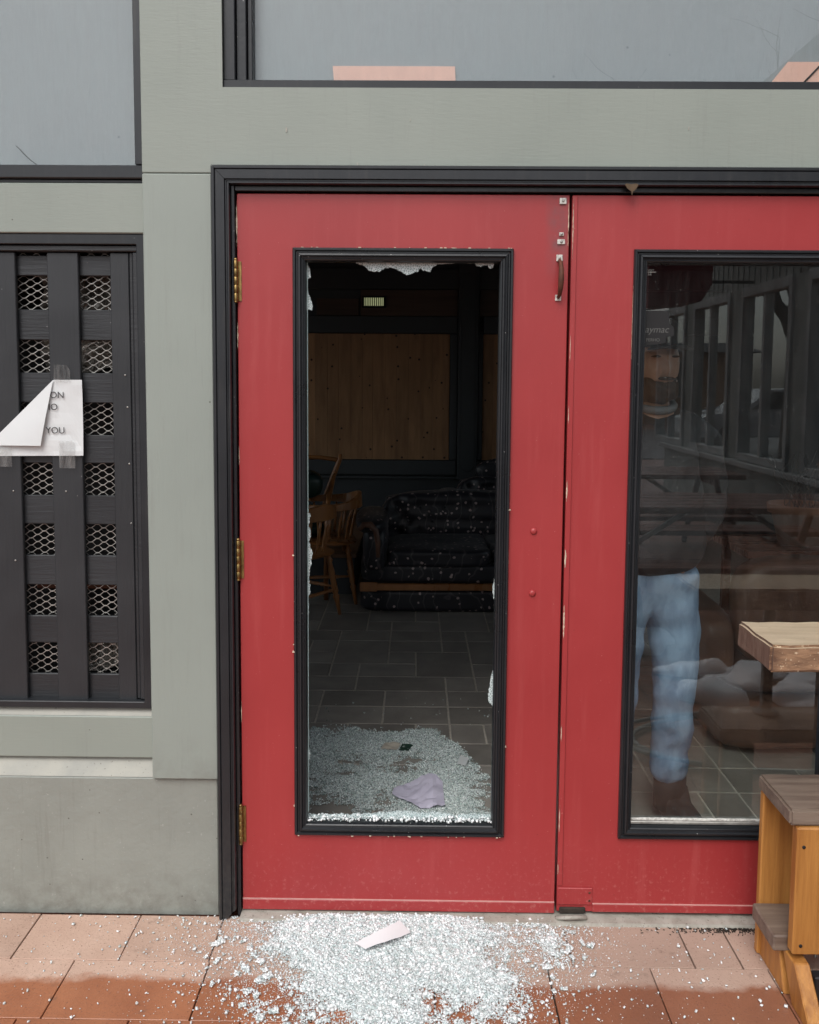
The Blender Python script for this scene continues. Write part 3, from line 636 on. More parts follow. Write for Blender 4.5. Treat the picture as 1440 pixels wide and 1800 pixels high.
obj('caulk_line', bx(.520,1.337,-.0040,-.0002,.0448,.0465), bpy.data.materials['pinkish_caulk'], rd)
lk = obj('lock_plate', bx(.4200,.5180,-.0050,-.0002,.0430,.0930), 'red', rd, bevel=.0015)
for z in (.056,.080): 
    t = B(); add_lathe(t,[(.0032,0),(.0032,.0015),(.001,.002)],n=10)
    for vv in t.verts: vv.co = Vector((.510+vv.co.x,-.0051-vv.co.z,z+vv.co.y))
    obj('screw', t, 'rust', lk)
obj('floor_bolt', bx(.425,.500,-.006,.03,.016,.034), 'dirt', rd, bevel=.003)
t = B(); tube(t, [(.415,-.02,.012),(.44,-.03,.020),(.47,-.028,.020),(.50,-.02,.014)], .006, 6); tag(obj('rubber_strip', t, 'thresh'), 'torn grey sealing strip on the threshold under the meeting of the doors','seal strip')
obj('pane', bx(.6085,1.1635,.018,.022,.263,1.877), 'glass', rd)
obj('glazing_strip', bx(.6235,1.148,.004,.017,.2810,.2900), 'steel', rd, bevel=.002)
obj('glazing_strip', bx(.6235,1.148,.008,.017,.2905,.2960), 'whitem', rd, bevel=.001)
# chipped edges
s = B(); slivers(s, [(.4085,1.97,.003,.10),(.4085,1.93,.0025,.05),(-.487,1.96,.004,.12),(-.487,1.66,.003,.07),(-.486,1.33,.002,.05),(-.486,.60,.002,.06),
    (.262,1.28,.003,.03),(.262,1.20,.004,.02),(.2625,1.05,.002,.06),(-.25,2.0395,.002,.003)])
tag(obj('chipped_paint', s, 'chip', ld), kind='stuff')
s = B(); slivers(s, [(.4205,1.95,.003,.16),(.420,1.63,.002,.07),(.4195,1.24,.004,.06),(.4195,1.05,.006,.05),(.4195,.87,.006,.10),(.4195,.55,.003,.05),(.4195,.30,.003,.08),(.4195,1.45,.002,.05),(.4185,.15,.003,.03),(.5865,1.70,.0015,.2)], y=-.0052)
tag(obj('chipped_paint', s, 'chip', rd), kind='stuff')
s = B()
for k in range(30):
    x = random.choice([random.uniform(-.335,.262)]*5+[random.choice([-.336,.2622])]); z = random.choice([.2445,.246,1.8968,1.8968]) if -.33<x<.26 else random.uniform(.3,1.85)
    r_ = random.uniform(.0008,.0022); add_box(s, x-r_*1.6,x+r_*1.6,-.0135,-.002,z-r_*.6,z+r_*.6)
slivers(s, [(-.31,1.8972,.02,.0016),(-.27,1.8972,.03,.002),(.10,1.8972,.03,.0016)], y=-.009)
tag(obj('chipped_paint', s, 'chip', ld), kind='stuff')
# hinges
def hinge(z):
    bm = B(); x, y_ = -.4895, -.009
    for k in range(5):
        h = .0218; z0 = z-.0545+k*h; add_lathe(bm, [(.0060,z0+.0003),(.0064,z0+.0008),(.0064,z0+h-.0008),(.0060,z0+h-.0003)], (x,y_,0), 14)
    add_lathe(bm, [(.0055,z-.058),(.0060,z-.054)], (x,y_,0), 12); add_lathe(bm, [(.0060,z+.054),(.005,z+.060),(.002,z+.062)], (x,y_,0), 12)
    add_lathe(bm, [(.0052,z-.054),(.0052,z+.054)], (x,y_,0), 10)
    h_ = obj('hinge', bm, 'brass', ld)
    obj('hinge_leaf', bx(x+.003,x+.014,-.0025,-.0003,z-.053,z+.053), 'brass', h_)
for z in (1.806,1.039,.272): hinge(z)
# pull handle and leftovers of an old lock
def wplate(x,z,w_,h,parent,name='mounting_plate'):
    p = obj(name, bx(x-w_/2,x+w_/2,-.0045,-.0002,z-h/2,z+h/2,jit=.0006), 'whitem', parent, bevel=.001)
    t = B(); add_lathe(t,[(.0036,0),(.0036,.0012),(.0015,.0022)],n=10)
    for vv in t.verts: vv.co = Vector((x+vv.co.x,-.0046-vv.co.z,z+vv.co.y))
    obj('screw', t, 'steel', p); return p
wplate(.3925,2.024,.018,.016,ld); wplate(.3895,1.916,.020,.013,ld); wplate(.3900,1.9365,.012,.009,ld)
hd = wplate(.3862,1.873,.017,.018,ld,'handle')
wplate_b = obj('handle_foot', bx(.3765,.3925,-.0045,-.0002,1.7585,1.7745), 'whitem', hd, bevel=.001)
t = B(); tube(t, [(.3862,-.004,1.866),(.3866,-.022,1.858),(.3866,-.034,1.84),(.386,-.038,1.815),(.3855,-.034,1.79),(.385,-.022,1.773),(.3846,-.004,1.768)], [.005,.0055,.0065,.0078,.0068,.0055,.0045], 10); obj('grip', t, 'rust', hd)
for z,x in ((1.126,.331),(.951,.3305)):
    t = B(); add_lathe(t,[(.0095,0),(.0095,.002),(.007,.005),(.002,.0062)],n=18)
    for vv in t.verts: vv.co = Vector((x+vv.co.x,-.0002-vv.co.z,z+vv.co.y))
    obj('bolt', t, 'red', ld)
# what is left of the smashed pane
def jag(pts): return prism(pts, .0165, .0215)
def rough_poly(top, n=5, amp=.0025):
    out=[]; n = int(n*2.2)
    for a,b in zip(top, top[1:]):
        for k in range(n):
            t=k/n; out.append((a[0]+(b[0]-a[0])*t+random.uniform(-amp,amp), a[1]+(b[1]-a[1])*t+random.uniform(-amp,amp)))
    return out+[top[-1]]
obj('pane_remnant', jag([(.215,1.870),(-.170,1.870)]+rough_poly([(-.165,1.859),(-.145,1.853),(-.128,1.838),(-.100,1.836),(-.088,1.846),(-.066,1.848),(-.045,1.838),(-.027,1.826),(-.012,1.832),(.004,1.838),(.012,1.848),(.018,1.840),(.038,1.836),(.042,1.847),(.056,1.857),(.10,1.8605),(.158,1.860),(.165,1.853),(.178,1.851),(.183,1.856),(.195,1.855),(.200,1.846),(.209,1.849),(.211,1.860)],3,.0015)), 'crazed', ld)
obj('pane_remnant', jag([(-.306,1.868),(-.300,1.858)]+rough_poly([(-.297,1.852),(-.292,1.846),(-.289,1.820),(-.297,1.816)],3,.001)+[(-.306,1.80)]), 'crazed', ld)
obj('pane_remnant', jag([(-.306,1.785),(-.299,1.788)]+rough_poly([(-.297,1.782),(-.291,1.765),(-.284,1.742),(-.286,1.731),(-.296,1.733)],3,.001)+[(-.306,1.72)]), 'crazed', ld)
obj('pane_remnant', jag([(-.306,1.20)]+rough_poly([(-.299,1.175),(-.291,1.160),(-.296,1.140),(-.290,1.105),(-.296,1.085),(-.287,1.060),(-.290,1.02),(-.297,.985),(-.291,.955),(-.298,.925),(-.297,.88)],4,.0022)+[(-.306,.86)]), 'crazed', ld)
obj('pane_remnant', jag([(.236,1.0)]+rough_poly([(.2255,.99),(.221,.955),(.2245,.93)],3,.0012)+[(.236,.91)]), 'crazed', ld)
obj('pane_remnant', jag([(.236,.74)]+rough_poly([(.2245,.72),(.219,.69),(.213,.652),(.214,.632),(.222,.625)],4,.0015)+[(.236,.60)]), 'crazed', ld)
obj('pane_remnant', jag([(-.306,.52)]+rough_poly([(-.2985,.49),(-.2930,.475),(-.297,.455)],3,.001)+[(-.306,.44)]), 'crazed', ld)
obj('pane_remnant', jag([(-.306,.268),(.236,.268)]+rough_poly([(.232,.300),(.20,.296),(.17,.299),(.12,.293),(.07,.302),(.03,.300),(-.02,.305),(-.06,.301),(-.10,.297),(-.16,.293),(-.22,.292),(-.27,.288),(-.30,.292)],5,.003)), 'crazed', ld)
obj('glass_edge', bx(-.3005,-.2975,.016,.022,.30,1.86), 'edge', ld); obj('glass_edge', bx(.2262,.2290,.016,.022,.30,1.86), 'edge', ld)
# dried leaf caught over the door
lf = prism([(.550,2.062),(.556,2.0645),(.566,2.062),(.580,2.0645),(.586,2.061),(.580,2.050),(.572,2.043),(.570,2.034),(.5685,2.034),(.568,2.043),(.557,2.051)], -.0325,-.0310)
tag(obj('dead_leaf', lf, 'leafm'), 'small dried brown leaf stuck on the black door head over the right door', 'leaf')
# sticker, small white decals on the sound pane
stk = prism([(.6232,1.735),(.690,1.735),(.694,1.700),(.706,1.690),(.706,1.668),(.684,1.664),(.684,1.648),(.6232,1.640)], .0150,.0165)
stk_o = tag(obj('window_sticker', stk, 'dark'), 'black cut out sticker with grey script on the upper left of the sound pane', 'sticker')
text_mesh('aymac', .026, 'lettering', 'fainti', stk_o, (.626,.0146,1.676), shear=.25)
text_mesh('PERHO', .012, 'lettering', 'fainti', stk_o, (.630,.0146,1.652))
dc = tag(obj('window_decal', bx(.628,.652,.0155,.0165,1.8385,1.8400), 'whitem'), 'tiny worn white decal at the top left corner of the sound pane', 'decal')
text_mesh('VISIT', .0085, 'lettering', 'steel', dc, (.628,.0152,1.8412), shear=.2)
text_mesh('US', .0085, 'lettering', 'steel', dc, (.630,.0152,1.8305), shear=.2)

# ------------------------------------------------------------------ NOTICE ON THE LATTICE
nt_ = thing('notice', 'white paper notice with black capitals and a folded down corner, taped to the lattice', 'notice', (-1.05,.045,1.33))
def sheet(poly, fn, m, name, parent, cuts=14):
    bm = B(); xs=[p[0] for p in poly]; zs_=[p[1] for p in poly]
    f = bm.faces.new([bm.verts.new((x,0,z)) for x,z in poly])
    for c in range(1,cuts*2):
        x = min(xs)+(max(xs)-min(xs))*c/(cuts*2); bmesh.ops.bisect_plane(bm, geom=list(bm.verts)+list(bm.edges)+list(bm.faces), plane_co=(x,0,0), plane_no=(1,0,0))
    for c in range(1,cuts):
        z = min(zs_)+(max(zs_)-min(zs_))*c/cuts; bmesh.ops.bisect_plane(bm, geom=list(bm.verts)+list(bm.edges)+list(bm.faces), plane_co=(0,0,z), plane_no=(0,0,1))
    for v_ in bm.verts: v_.co.y = fn(v_.co.x, v_.co.z)
    r = bmesh.ops.extrude_face_region(bm, geom=list(bm.faces)); 
    for g_ in r['geom']:
        if isinstance(g_, bmesh.types.BMVert): g_.co.y -= .0004
    return obj(name, bm, m, parent)
k_=1.02
def K(pts): return [(x*k_, 1.538+(z-1.538)*k_) for x,z in pts]
A_,TR_,BR_,BL_,B_ = K([(-.995,1.5355),(-.917,1.536),(-.9175,1.3268),(-1.19,1.3235),(-1.182,1.354)])
wr = lambda x,z: .046-.004*abs(mnoise.noise((x*14,z*18,2)))-.0035*math.exp(-((z-1.33)/.02)**2-((x+.97)/.05)**2)
sheet([A_,TR_,BR_,BL_,B_], wr, 'paper', 'sheet', nt_)
C_ = K([(-1.0300,1.3540)])[0]
def flapy(x,z):
    # rises off the fold line towards the free corner
    ax,az = A_; bx_,bz = B_; L_ = math.hypot(bx_-ax,bz-az); d = abs((bx_-ax)*(az-z)-(ax-x)*(bz-az))/L_
    return .0415-.012*math.sin(min(1,d/.11)*PI/2)-.0015*mnoise.noise((x*12,z*12,5))
sheet([A_,C_,B_], flapy, 'paper', 'folded_corner', nt_)
for txt,(px,pz) in (('ON',(-1.0065,1.4855)),('IO',(-1.0120,1.4528)),('YOU',(-1.0205,1.3882))):
    text_mesh(txt, .0255, 'lettering', 'ink', nt_, (px*k_+.001,.0405,1.538+(pz-1.538)*k_))
for i,q_ in enumerate(([(-.9915,1.577),(-.957,1.576),(-.947,1.560),(-.947,1.528),(-.992,1.528)],[(-.984,1.366),(-.945,1.369),(-.9385,1.362),(-.9385,1.292),(-.983,1.292)],[(-1.16,1.350),(-1.115,1.350),(-1.115,1.295),(-1.16,1.295)])):
    obj('tape', prism(K(q_), .0385,.0390), 'tape', nt_)

# ------------------------------------------------------------------ PATIO STAND (two slabs, black post, pine legs)
ps = thing('patio_stand', 'two tier wooden patio stand with orange pine legs in front of the right door', 'table', (1.5,-.24,0))
def slabtop(x0,x1,y0,y1,z0,z1,m,name,amp=.004):
    bm = B(); add_box(bm,x0,x1,y0,y1,z0,z1)
    bmesh.ops.bevel(bm, geom=list(bm.edges), offset=.006, segments=2, affect='EDGES')
    for d,(a,b,n) in (((1,0,0),(x0,x1,24)),((0,1,0),(y0,y1,8)),((0,0,1),(z0,z1,4))):
        for c in range(1,n):
            p = [a+(b-a)*c/n*q for q in d]; bmesh.ops.bisect_plane(bm, geom=list(bm.verts)+list(bm.edges)+list(bm.faces), plane_co=Vector(d)*(a+(b-a)*c/n), plane_no=d)
    for v_ in bm.verts: v_.co += Vector(mnoise.noise_vector(v_.co*14))*amp+Vector(mnoise.noise_vector(v_.co*60))*amp*.3
    bm.normal_update()
    if m=='top':
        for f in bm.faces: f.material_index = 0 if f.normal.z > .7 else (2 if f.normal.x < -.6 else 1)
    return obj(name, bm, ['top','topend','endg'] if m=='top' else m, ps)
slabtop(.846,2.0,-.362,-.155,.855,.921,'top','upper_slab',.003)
slabtop(.928,2.1,-.322,-.125,.455,.497,'slab','lower_slab',.002)
for x in (1.12,1.85):
    t = B(); add_lathe(t, [(.040,.497),(.040,.503),(.018,.506),(.018,.852)], (x,-.265,0), 20); obj('post', t, 'blackp', ps)
for x in (.934,1.95):
    obj('leg', bx(x,x+.10,-.150,-.128,.003,.4535), 'pine', ps, bevel=.003)
    obj('leg', bx(x+.012,x+.125,-.328,-.296,.125,.4535), 'pine', ps, bevel=.004)
    obj('foot', prism([(-.105,.105),(-.260,.105),(-.30,.0),(-.14,.0)], x+.008,x+.05,'x'), 'pine', ps, bevel=.003)
    obj('foot', prism([(-.27,.112),(-.34,.112),(-.43,.012),(-.43,.0),(-.335,.0)], x+.012,x+.05,'x'), 'pine', ps, bevel=.003)
for x_,z_ in ((.962,.405),(1.045,.398),(.965,.150),(1.05,.158)):
    t = B(); add_lathe(t,[(.0045,0),(.0045,.001),(.002,.0015)],n=10)
    for vv in t.verts: vv.co = Vector((x_+vv.co.x,-.3281-vv.co.z,z_+vv.co.y))
    obj('screw', t, 'dark', ps)
slab2 = obj('shelf', bx(.915,2.08,-.290,-.1515,.108,.150), 'slab', ps, bevel=.004)
obj('kerb_rail', bx(.99,2.05,-.36,-.33,.03,.09), 'blackp', ps, bevel=.003)

# ------------------------------------------------------------------ SOFAS
def sofa(name, label, loc, rz, w_, m='floral', scale=1):
    t = thing(name, label, 'sofa', loc, rz, 'floral sofas')
    def o_(n, f, mm=m, bev=0, sm=True): 
        bm = B(); f(bm); return obj(n, bm, mm, t, world=False, smooth=sm, bevel=bev)
    # local: front at y=0, width along x from 0 to w_
    o_('skirt', lambda b: blob(b,(w_/2,.36,.078),(w_/2,.35,.078),12,4,.006,9))
    o_('base', lambda b: blob(b,(w_/2,.37,.26),(w_/2,.36,.07),9,4,.004,6))
    rl = o_('wood_rail', lambda b: add_box(b,.0,w_,-.012,.02,.155,.198), 'chairw', .003, False)
    o_('rail_block', lambda b: add_box(b,.0,.115,-.020,-.013,.150,.212), 'chairw', .004, False)
    n = max(2, round((w_-.36)/.56))
    for k in range(n):
        a = .18+(w_-.36)*(k+.5)/n; s_ = (w_-.36)/n/2
        o_('seat_cushion', lambda b: blob(b,(a,.33,.365),(s_+.004,.345,.062),7,5,.016,6,seed=k))
    bk = B(); blob(bk,(w_/2,.72,.50),(w_/2-.13,.13,.235),4,5,.010,6)
    tb = []
    for r_ in range(3):
        for c in range(int(w_/.19)): tb.append((.24+c*.18+(.09 if r_%2 else 0), .42+r_*.10))
    for v_ in bk.verts:
        if v_.co.y < .70:
            d = min(math.hypot(v_.co.x-a, v_.co.z-b_) for a,b_ in tb); v_.co.y += .050*math.exp(-(d/.05)**2)-.016*math.cos(v_.co.x*2*PI/.18); v_.co.z += .012*mnoise.noise(v_.co*9)
    bo = obj('backrest', bk, m, t, world=False, smooth=True)
    bt = B()
    for a,b_ in tb:
        if a < w_-.2: blob(bt,(a,.622,b_),(.011,.006,.011),2,2)
    tag(obj('buttons', bt, m, bo, world=False, smooth=True), kind='stuff')
    o_('back_roll', lambda b: blob(b,(w_/2,.79,.660),(w_/2-.16,.08,.045),3,5,.010,5))
    for sx,a in ((1,.10),(-1,w_-.10)):
        am = B(); blob(am,(a,.36,.42),(.085,.36,.17),5,4,.006,6); blob(am,(a-.025*sx,.35,.575),(.115,.38,.062),2.6,4,.006,6)
        ao = obj('arm', am, m, t, world=False, smooth=True)
        wf = B(); tube(wf,[(a-.10*sx,-.03,.565),(a-.075*sx,-.036,.600),(a-.03*sx,-.036,.600),(a+.005*sx,-.03,.56),(a+.02*sx,-.025,.48),(a+.02*sx,-.02,.38)],[.014,.020,.022,.02,.018,.012],10)
        obj('arm_facing', wf, 'leather', ao, world=False, smooth=True)
    return t
sofa('sofa', 'black floral tufted sofa with a wooden front rail facing the broken door', (-.36,3.22,0), R(1.5), 1.75)
s2 = sofa('sofa', 'second black floral sofa, only its humped back showing behind the nearer sofa', (.20,4.35,0), R(-2), 1.7)
bmh = B(); blob(bmh,(.72,.74,.76),(.42,.09,.13),2.4,5,.01,5); obj('crest', bmh, 'floral', s2, world=False, smooth=True)

# ------------------------------------------------------------------ WOODEN CHAIRS
def spindle(bm, a, b_, r_=.010):
    a = Vector(a); b_ = Vector(b_); prof = [(0,.6),(.08,.8),(.12,1.25),(.16,.8),(.3,1.1),(.5,1.0),(.62,1.15),(.66,.75),(.70,1.2),(.78,.8),(1,.6)]
    tube(bm, [a.lerp(b_,t) for t,_ in prof], [r_*k for _,k in prof], 8)
def captain_chair(label, loc, rz):
    t = thing('captain_chair', label, 'chair', loc, rz, 'wooden captain chairs stacked along the left')
    def o_(n, bm, mm='chairw', par=t): return obj(n, bm, mm, par, world=False, smooth=False)
    s = B(); blob(s,(0,0,.425),(.235,.225,.022),3.2,4,.0)
    for v_ in s.verts:
        if v_.co.z > .425: v_.co.z -= .010*math.exp(-((abs(v_.co.x)-.1)/.09)**2)
    obj('seat', s, 'chairw', t, world=False, smooth=True)
    for sx in (-1,1):
        for sy in (-1,1):
            l = B(); spindle(l, (sx*.16,sy*.15,.415),(sx*.215,sy*.205,0),.019); o_('leg', l)
    for (a,b_) in (((-.19,-.18,.14),(.19,-.18,.14)),((-.19,-.17,.26),(.19,-.17,.26)),((-.185,-.18,.19),(-.185,.18,.19)),((.185,-.18,.19),(.185,.18,.19)),((-.19,.18,.17),(.19,.18,.17))):
        l = B(); spindle(l,a,b_,.011); o_('stretcher', l)
    n = 11
    def arc(u, r_=.235): a = PI*(-.12+1.24*u); return (r_*math.cos(a), r_*1.0*math.sin(a)*.95)
    for k in range(n):
        u = (k+.35)/(n-.3); x,y_ = arc(u,.20); X,Y_ = arc(u,.245); l = B(); spindle(l,(x,y_,.44),(X,Y_,.655),.0095); o_('spindle', l)
    rl = B(); pts=[]; 
    m_ = 22; ring=[]
    for k in range(m_+1):
        u = k/m_; x,y_ = arc(u,.255); h = .030+.06*math.exp(-((u-.5)/.2)**2); d = Vector((x,y_,0)).normalized(); c = Vector((x,y_,.67))
        ring.append([rl.verts.new(c+d*a+Vector((0,0,b_))) for a,b_ in ((-.020,-.012),(.028,-.012),(.024,h),(-.008,h))])
    for a,b_ in zip(ring,ring[1:]):
        for k in range(4): rl.faces.new((a[k],a[(k+1)%4],b_[(k+1)%4],b_[k]))
    rl.faces.new(ring[0]); rl.faces.new(ring[-1][::-1])
    obj('arm_rail', rl, 'chairw', t, world=False, bevel=.004)
    return t
cc1 = captain_chair('brown captain chair with turned spindles standing nearest the broken pane, left of the sofa', (-.78,3.12,0), R(-125))
cc2 = copy_tree(cc1); cc2.location = (-.64,3.62,0); cc2.rotation_euler.z = R(-80); cc2['label'] = 'brown captain chair half hidden behind the nearest chair, touching the stage'
# green seated bentwood chair
bc = thing('bentwood_chair', 'bentwood armchair with a dark green seat, its curved back post rising above the other chairs', 'chair', (-.86,3.72,0.0), R(10))
def bo(n, bm, mm='chairw', sm=True): return obj(n, bm, mm, bc, world=False, smooth=sm)
s = B(); blob(s,(0,0,.50),(.24,.23,.045),3.5,4,.006); bo('seat', s, 'green')
s = B(); blob(s,(0,.0,.80),(.20,.11,.10),3,4,.006,rot=Matrix.Rotation(R(10),3,'X')); bo('back_pad', s, 'green')
for sx in (-1,1):
    l = B(); tube(l,[(sx*.21,-.20,0),(sx*.21,-.20,.25),(sx*.215,-.20,.48),(sx*.22,-.19,.66)],.017,8); bo('leg', l)
    l = B(); tube(l,[(sx*.20,.25,0),(sx*.205,.20,.25),(sx*.21,.18,.48),(sx*.24,.17,.70),(sx*.29,.16,.84),(sx*.335,.15,.96),(sx*.34,.148,1.0)],[.016,.018,.02,.022,.020,.017,.013],8); bo('leg', l)
    l = B(); tube(l,[(sx*.22,-.21,.67),(sx*.24,-.05,.71),(sx*.27,.08,.78),(sx*.30,.155,.86)],[.016,.02,.018,.012],8); bo('arm', l)
l = B(); tube(l,[(.335,.15,.955),(.2,.22,.97),(0,.25,.975),(-.2,.22,.97),(-.335,.15,.955)],.016,8); bo('top_rail', l)

# ------------------------------------------------------------------ BEHIND THE SOUND PANE
ac = thing('armchair', 'brown leather armchair standing behind the sound pane, half lost in reflections', 'armchair', (1.6,1.3,0))
def ab(n,c,s_,p=4): b = B(); blob(b,c,s_,p,4,.008,6); return obj(n,b,'leather',ac,smooth=True)
ab('backrest',(1.62,1.10,.62),(.32,.09,.22)); ab('seat',(1.62,1.45,.33),(.30,.30,.12)); ab('arm',(1.24,1.38,.46),(.09,.34,.15)); ab('arm',(2.0,1.38,.46),(.09,.34,.15)); ab('base',(1.62,1.40,.12),(.36,.32,.10),8)
stt = thing('side_table', 'dark wooden side table carrying a clay pot behind the armchair', 'table', (1.95,1.95,0))
obj('tabletop', bx(1.6,2.3,1.72,2.2,.70,.735), 'picnic', stt, bevel=.004)
for x in (1.64,2.23):
    for y_ in (1.76,2.13): obj('leg', bx(x,x+.04,y_,y_+.04,0,.698), 'picnic', stt, bevel=.003)
pt = thing('plant_pot', 'round terracotta pot of earth with bare twigs on the dark side table', 'plant pot', (1.95,1.95,.736))
b = B(); add_lathe(b,[(.10,0),(.135,.15),(.155,.155),(.158,.20),(.145,.20),(.135,.16)],n=28); obj('pot', b, 'terra', pt, world=False)
b = B()
for k in range(26):
    a = random.uniform(0,6.28); r_ = random.uniform(0,.09); p0=Vector((r_*math.cos(a),r_*math.sin(a),.15)); p=[p0]
    for q_ in range(5): p.append(p[-1]+Vector((random.uniform(-.05,.05),random.uniform(-.05,.05),random.uniform(.03,.08))))
    tube(b,p,.0018,4)
obj('twigs', b, 'bark', pt, world=False)

# ------------------------------------------------------------------ MAN BEHIND THE PANE
def skin_mesh(V, E, rad, root=0, sub=2):
    me = bpy.data.meshes.new('s'); me.from_pydata([Vector(v) for v in V], E, []); o = bpy.data.objects.new('s', me); col.objects.link(o)
    o.modifiers.new('k','SKIN'); 
    for i,sv in enumerate(me.skin_vertices[0].data):
        r_ = rad[i]; sv.radius = r_ if isinstance(r_,tuple) else (r_,r_); sv.use_root = (i==root)
    s_ = o.modifiers.new('s','SUBSURF'); s_.levels = sub; s_.render_levels = sub
    return bake(o)
def add_mesh(bm, me): bm.from_mesh(me)
man = thing('person', 'bearded man in dark cap, dark jacket and blue jeans behind the sound pane', 'person', (.795,.54,0), R(6))
BV = [(0,0,.93),(0,.005,1.08),(0,.0,1.24),(0,.01,1.36),(0,0,1.43),(0,-.012,1.50),
      (-.10,.0,1.385),(-.185,.01,1.365),(-.255,.08,1.11),(-.135,-.070,1.03),
      (.10,.0,1.385),(.185,.01,1.365),(.255,.08,1.11),(.135,-.070,1.03),
      (-.095,0,.88),(-.105,-.015,.49),(-.115,.02,.10),(-.125,-.06,.045),(-.13,-.15,.035),
      (.095,0,.88),(.105,-.025,.49),(.125,.02,.10),(.135,-.06,.045),(.145,-.15,.035)]
BE = [(0,1),(1,2),(2,3),(3,4),(4,5),(3,6),(6,7),(7,8),(8,9),(3,10),(10,11),(11,12),(12,13),(0,14),(14,15),(15,16),(16,17),(17,18),(0,19),(19,20),(20,21),(21,22),(22,23)]
BR = [(.145,.11),(.125,.095),(.15,.11),(.13,.095),(.062,.062),(.055,.058),(.07,.07),(.056,.056),(.043,.043),(.028,.026),(.07,.07),(.056,.056),(.043,.043),(.028,.026),
      .088,.056,.040,.042,.034,.088,.056,.040,.042,.034]
body = B(); add_mesh(body, skin_mesh(BV,BE,BR))
def hand(bm, w_, sx):
    w_ = Vector(w_); d = Vector((0,-.03,-1)).normalized()
    V=[w_, w_+d*.045, w_+d*.085]; E=[(0,1),(1,2)]; Rr=[(.026,.022),(.022,.036),(.017,.038)]
    add_mesh(bm, skin_mesh(V,E,Rr,0,2))
    for k,(off,ln) in enumerate(((-.027,.072),(-.009,.080),(.009,.074),(.026,.058))):
        a = w_+d*.075+Vector((0,off,0)); cur=[a]
        for q_ in range(3):
            dd = (Vector((-sx*.10*(q_+1),off*.6,-1))).normalized(); cur.append(cur[-1]+dd*ln/3*(1.15-.15*q_)+Vector((0,0,0)))
        add_mesh(bm, skin_mesh(cur,[(0,1),(1,2),(2,3)],[.0095,.0088,.0080,.0068],0,1))
    a = w_+d*.03+Vector((0,-.022,0)); add_mesh(bm, skin_mesh([a,a+Vector((-sx*.012,-.028,-.028)),a+Vector((-sx*.018,-.036,-.058)),a+Vector((-sx*.02,-.036,-.080))],[(0,1),(1,2),(2,3)],[.013,.0115,.0098,.008],0,1))
hand(body,(-.100,-.050,1.02),-1); hand(body,(.100,-.050,1.02),1)
hb = B(); bmesh.ops.create_uvsphere(hb, u_segments=64, v_segments=48, radius=1)
G = lambda d,c,s_: math.exp(-((d.x-c[0])/s_[0])**2-((d.z-c[1])/s_[1])**2)
for v_ in hb.verts:
    d = v_.co.normalized(); x,y_,z = d.x*.074, d.y*.096, d.z*.120
    if d.z < 0: x *= 1-.22*d.z*d.z; y_ *= 1-.05*abs(d.z)
    if d.y < 0:
        f = -d.y
        y_ -= .026*G(d,(0,-.16),(.13,.16))*f+.012*G(d,(0,.05),(.10,.25))*f      # nose, bridge
        y_ -= .008*G(d,(0,.24),(.6,.10))*f                                      # brow
        y_ += .013*(G(d,(.40,.06),(.17,.12))+G(d,(-.40,.06),(.17,.12)))*f         # eye sockets
        y_ -= .006*(G(d,(.42,.045),(.10,.06))+G(d,(-.42,.045),(.10,.06)))*f      # lids
        y_ -= .007*G(d,(0,-.46),(.28,.05))*f-.005*G(d,(0,-.52),(.3,.02))*f+.006*G(d,(0,-.60),(.26,.05))*f  # lips
        y_ -= .012*G(d,(0,-.82),(.3,.18))                                        # chin
    v_.co = Vector((x, y_-.022, z+1.598))
for sx in (-1,1):
    blob(hb,(sx*.078,.004,1.592),(.011,.019,.032),2,3)
me_ = bpy.data.meshes.new('h'); hb.to_mesh(me_); hb.free(); add_mesh(body, me_)
me_ = bpy.data.meshes.new('body'); body.to_mesh(me_); body.free()
o_ = bpy.data.objects.new('b', me_); col.objects.link(o_); md = o_.modifiers.new('r','REMESH'); md.mode = 'VOXEL'; md.voxel_size = .0045; md.use_smooth_shade = True
me_ = bake(o_); me_.materials.clear(); me_.materials.append(M['skin'])
bo_ = bpy.data.objects.new('body', me_); link(bo_, man)
def cloth(name, V,E,Rr,m, amp=.006, fr=9, cut=None, parent=man):
    me = skin_mesh(V,E,Rr,0,3); bm = B(); bm.from_mesh(me)
    if cut:
        for z,up in cut: 
            r_ = bmesh.ops.bisect_plane(bm, geom=list(bm.verts)+list(bm.edges)+list(bm.faces), plane_co=(0,0,z), plane_no=(0,0,1), clear_outer=up, clear_inner=not up)
    for v_ in bm.verts:
        n = mnoise.noise(Vector((v_.co.x*fr,v_.co.y*fr,v_.co.z*fr*1.6)))+.5*mnoise.noise(v_.co*fr*3)
        n += .28*mnoise.noise(Vector((v_.co.x*6,v_.co.y*6,v_.co.z*26)))*(1.6 if name=='jeans' and v_.co.z<.45 else 1)
        v_.co += v_.normal*n*amp
    return obj(name, bm, m, parent, world=False, smooth=True)
jr = lambda a: [(x+.018,y_+.018) if isinstance(r_,tuple) else r_+.02 for r_ in a for x,y_ in [(r_ if isinstance(r_,tuple) else (r_,r_))]]
JV = [(0,0,.98),(0,0,.90),(-.095,0,.82),(-.10,-.015,.49),(-.112,.015,.22),(-.115,.015,.135),(.095,0,.82),(.10,-.03,.49),(.105,.008,.22),(.11,.008,.135)]
JE = [(0,1),(1,2),(2,3),(3,4),(4,5),(1,6),(6,7),(7,8),(8,9)]
cloth('jeans', JV,JE,[(.165,.125),(.165,.128),.104,.077,.068,.074,.104,.077,.068,.074],'denim',.011,8)
JK = [BV[i] for i in (0,1,2,3,4,6,7,8,9,10,11,12,13)]; JK[0]=(0,-.01,.86); JK[4]=(0,0,1.455)
KE = [(0,1),(1,2),(2,3),(3,4),(3,5),(5,6),(6,7),(7,8),(3,9),(9,10),(10,11),(11,12)]
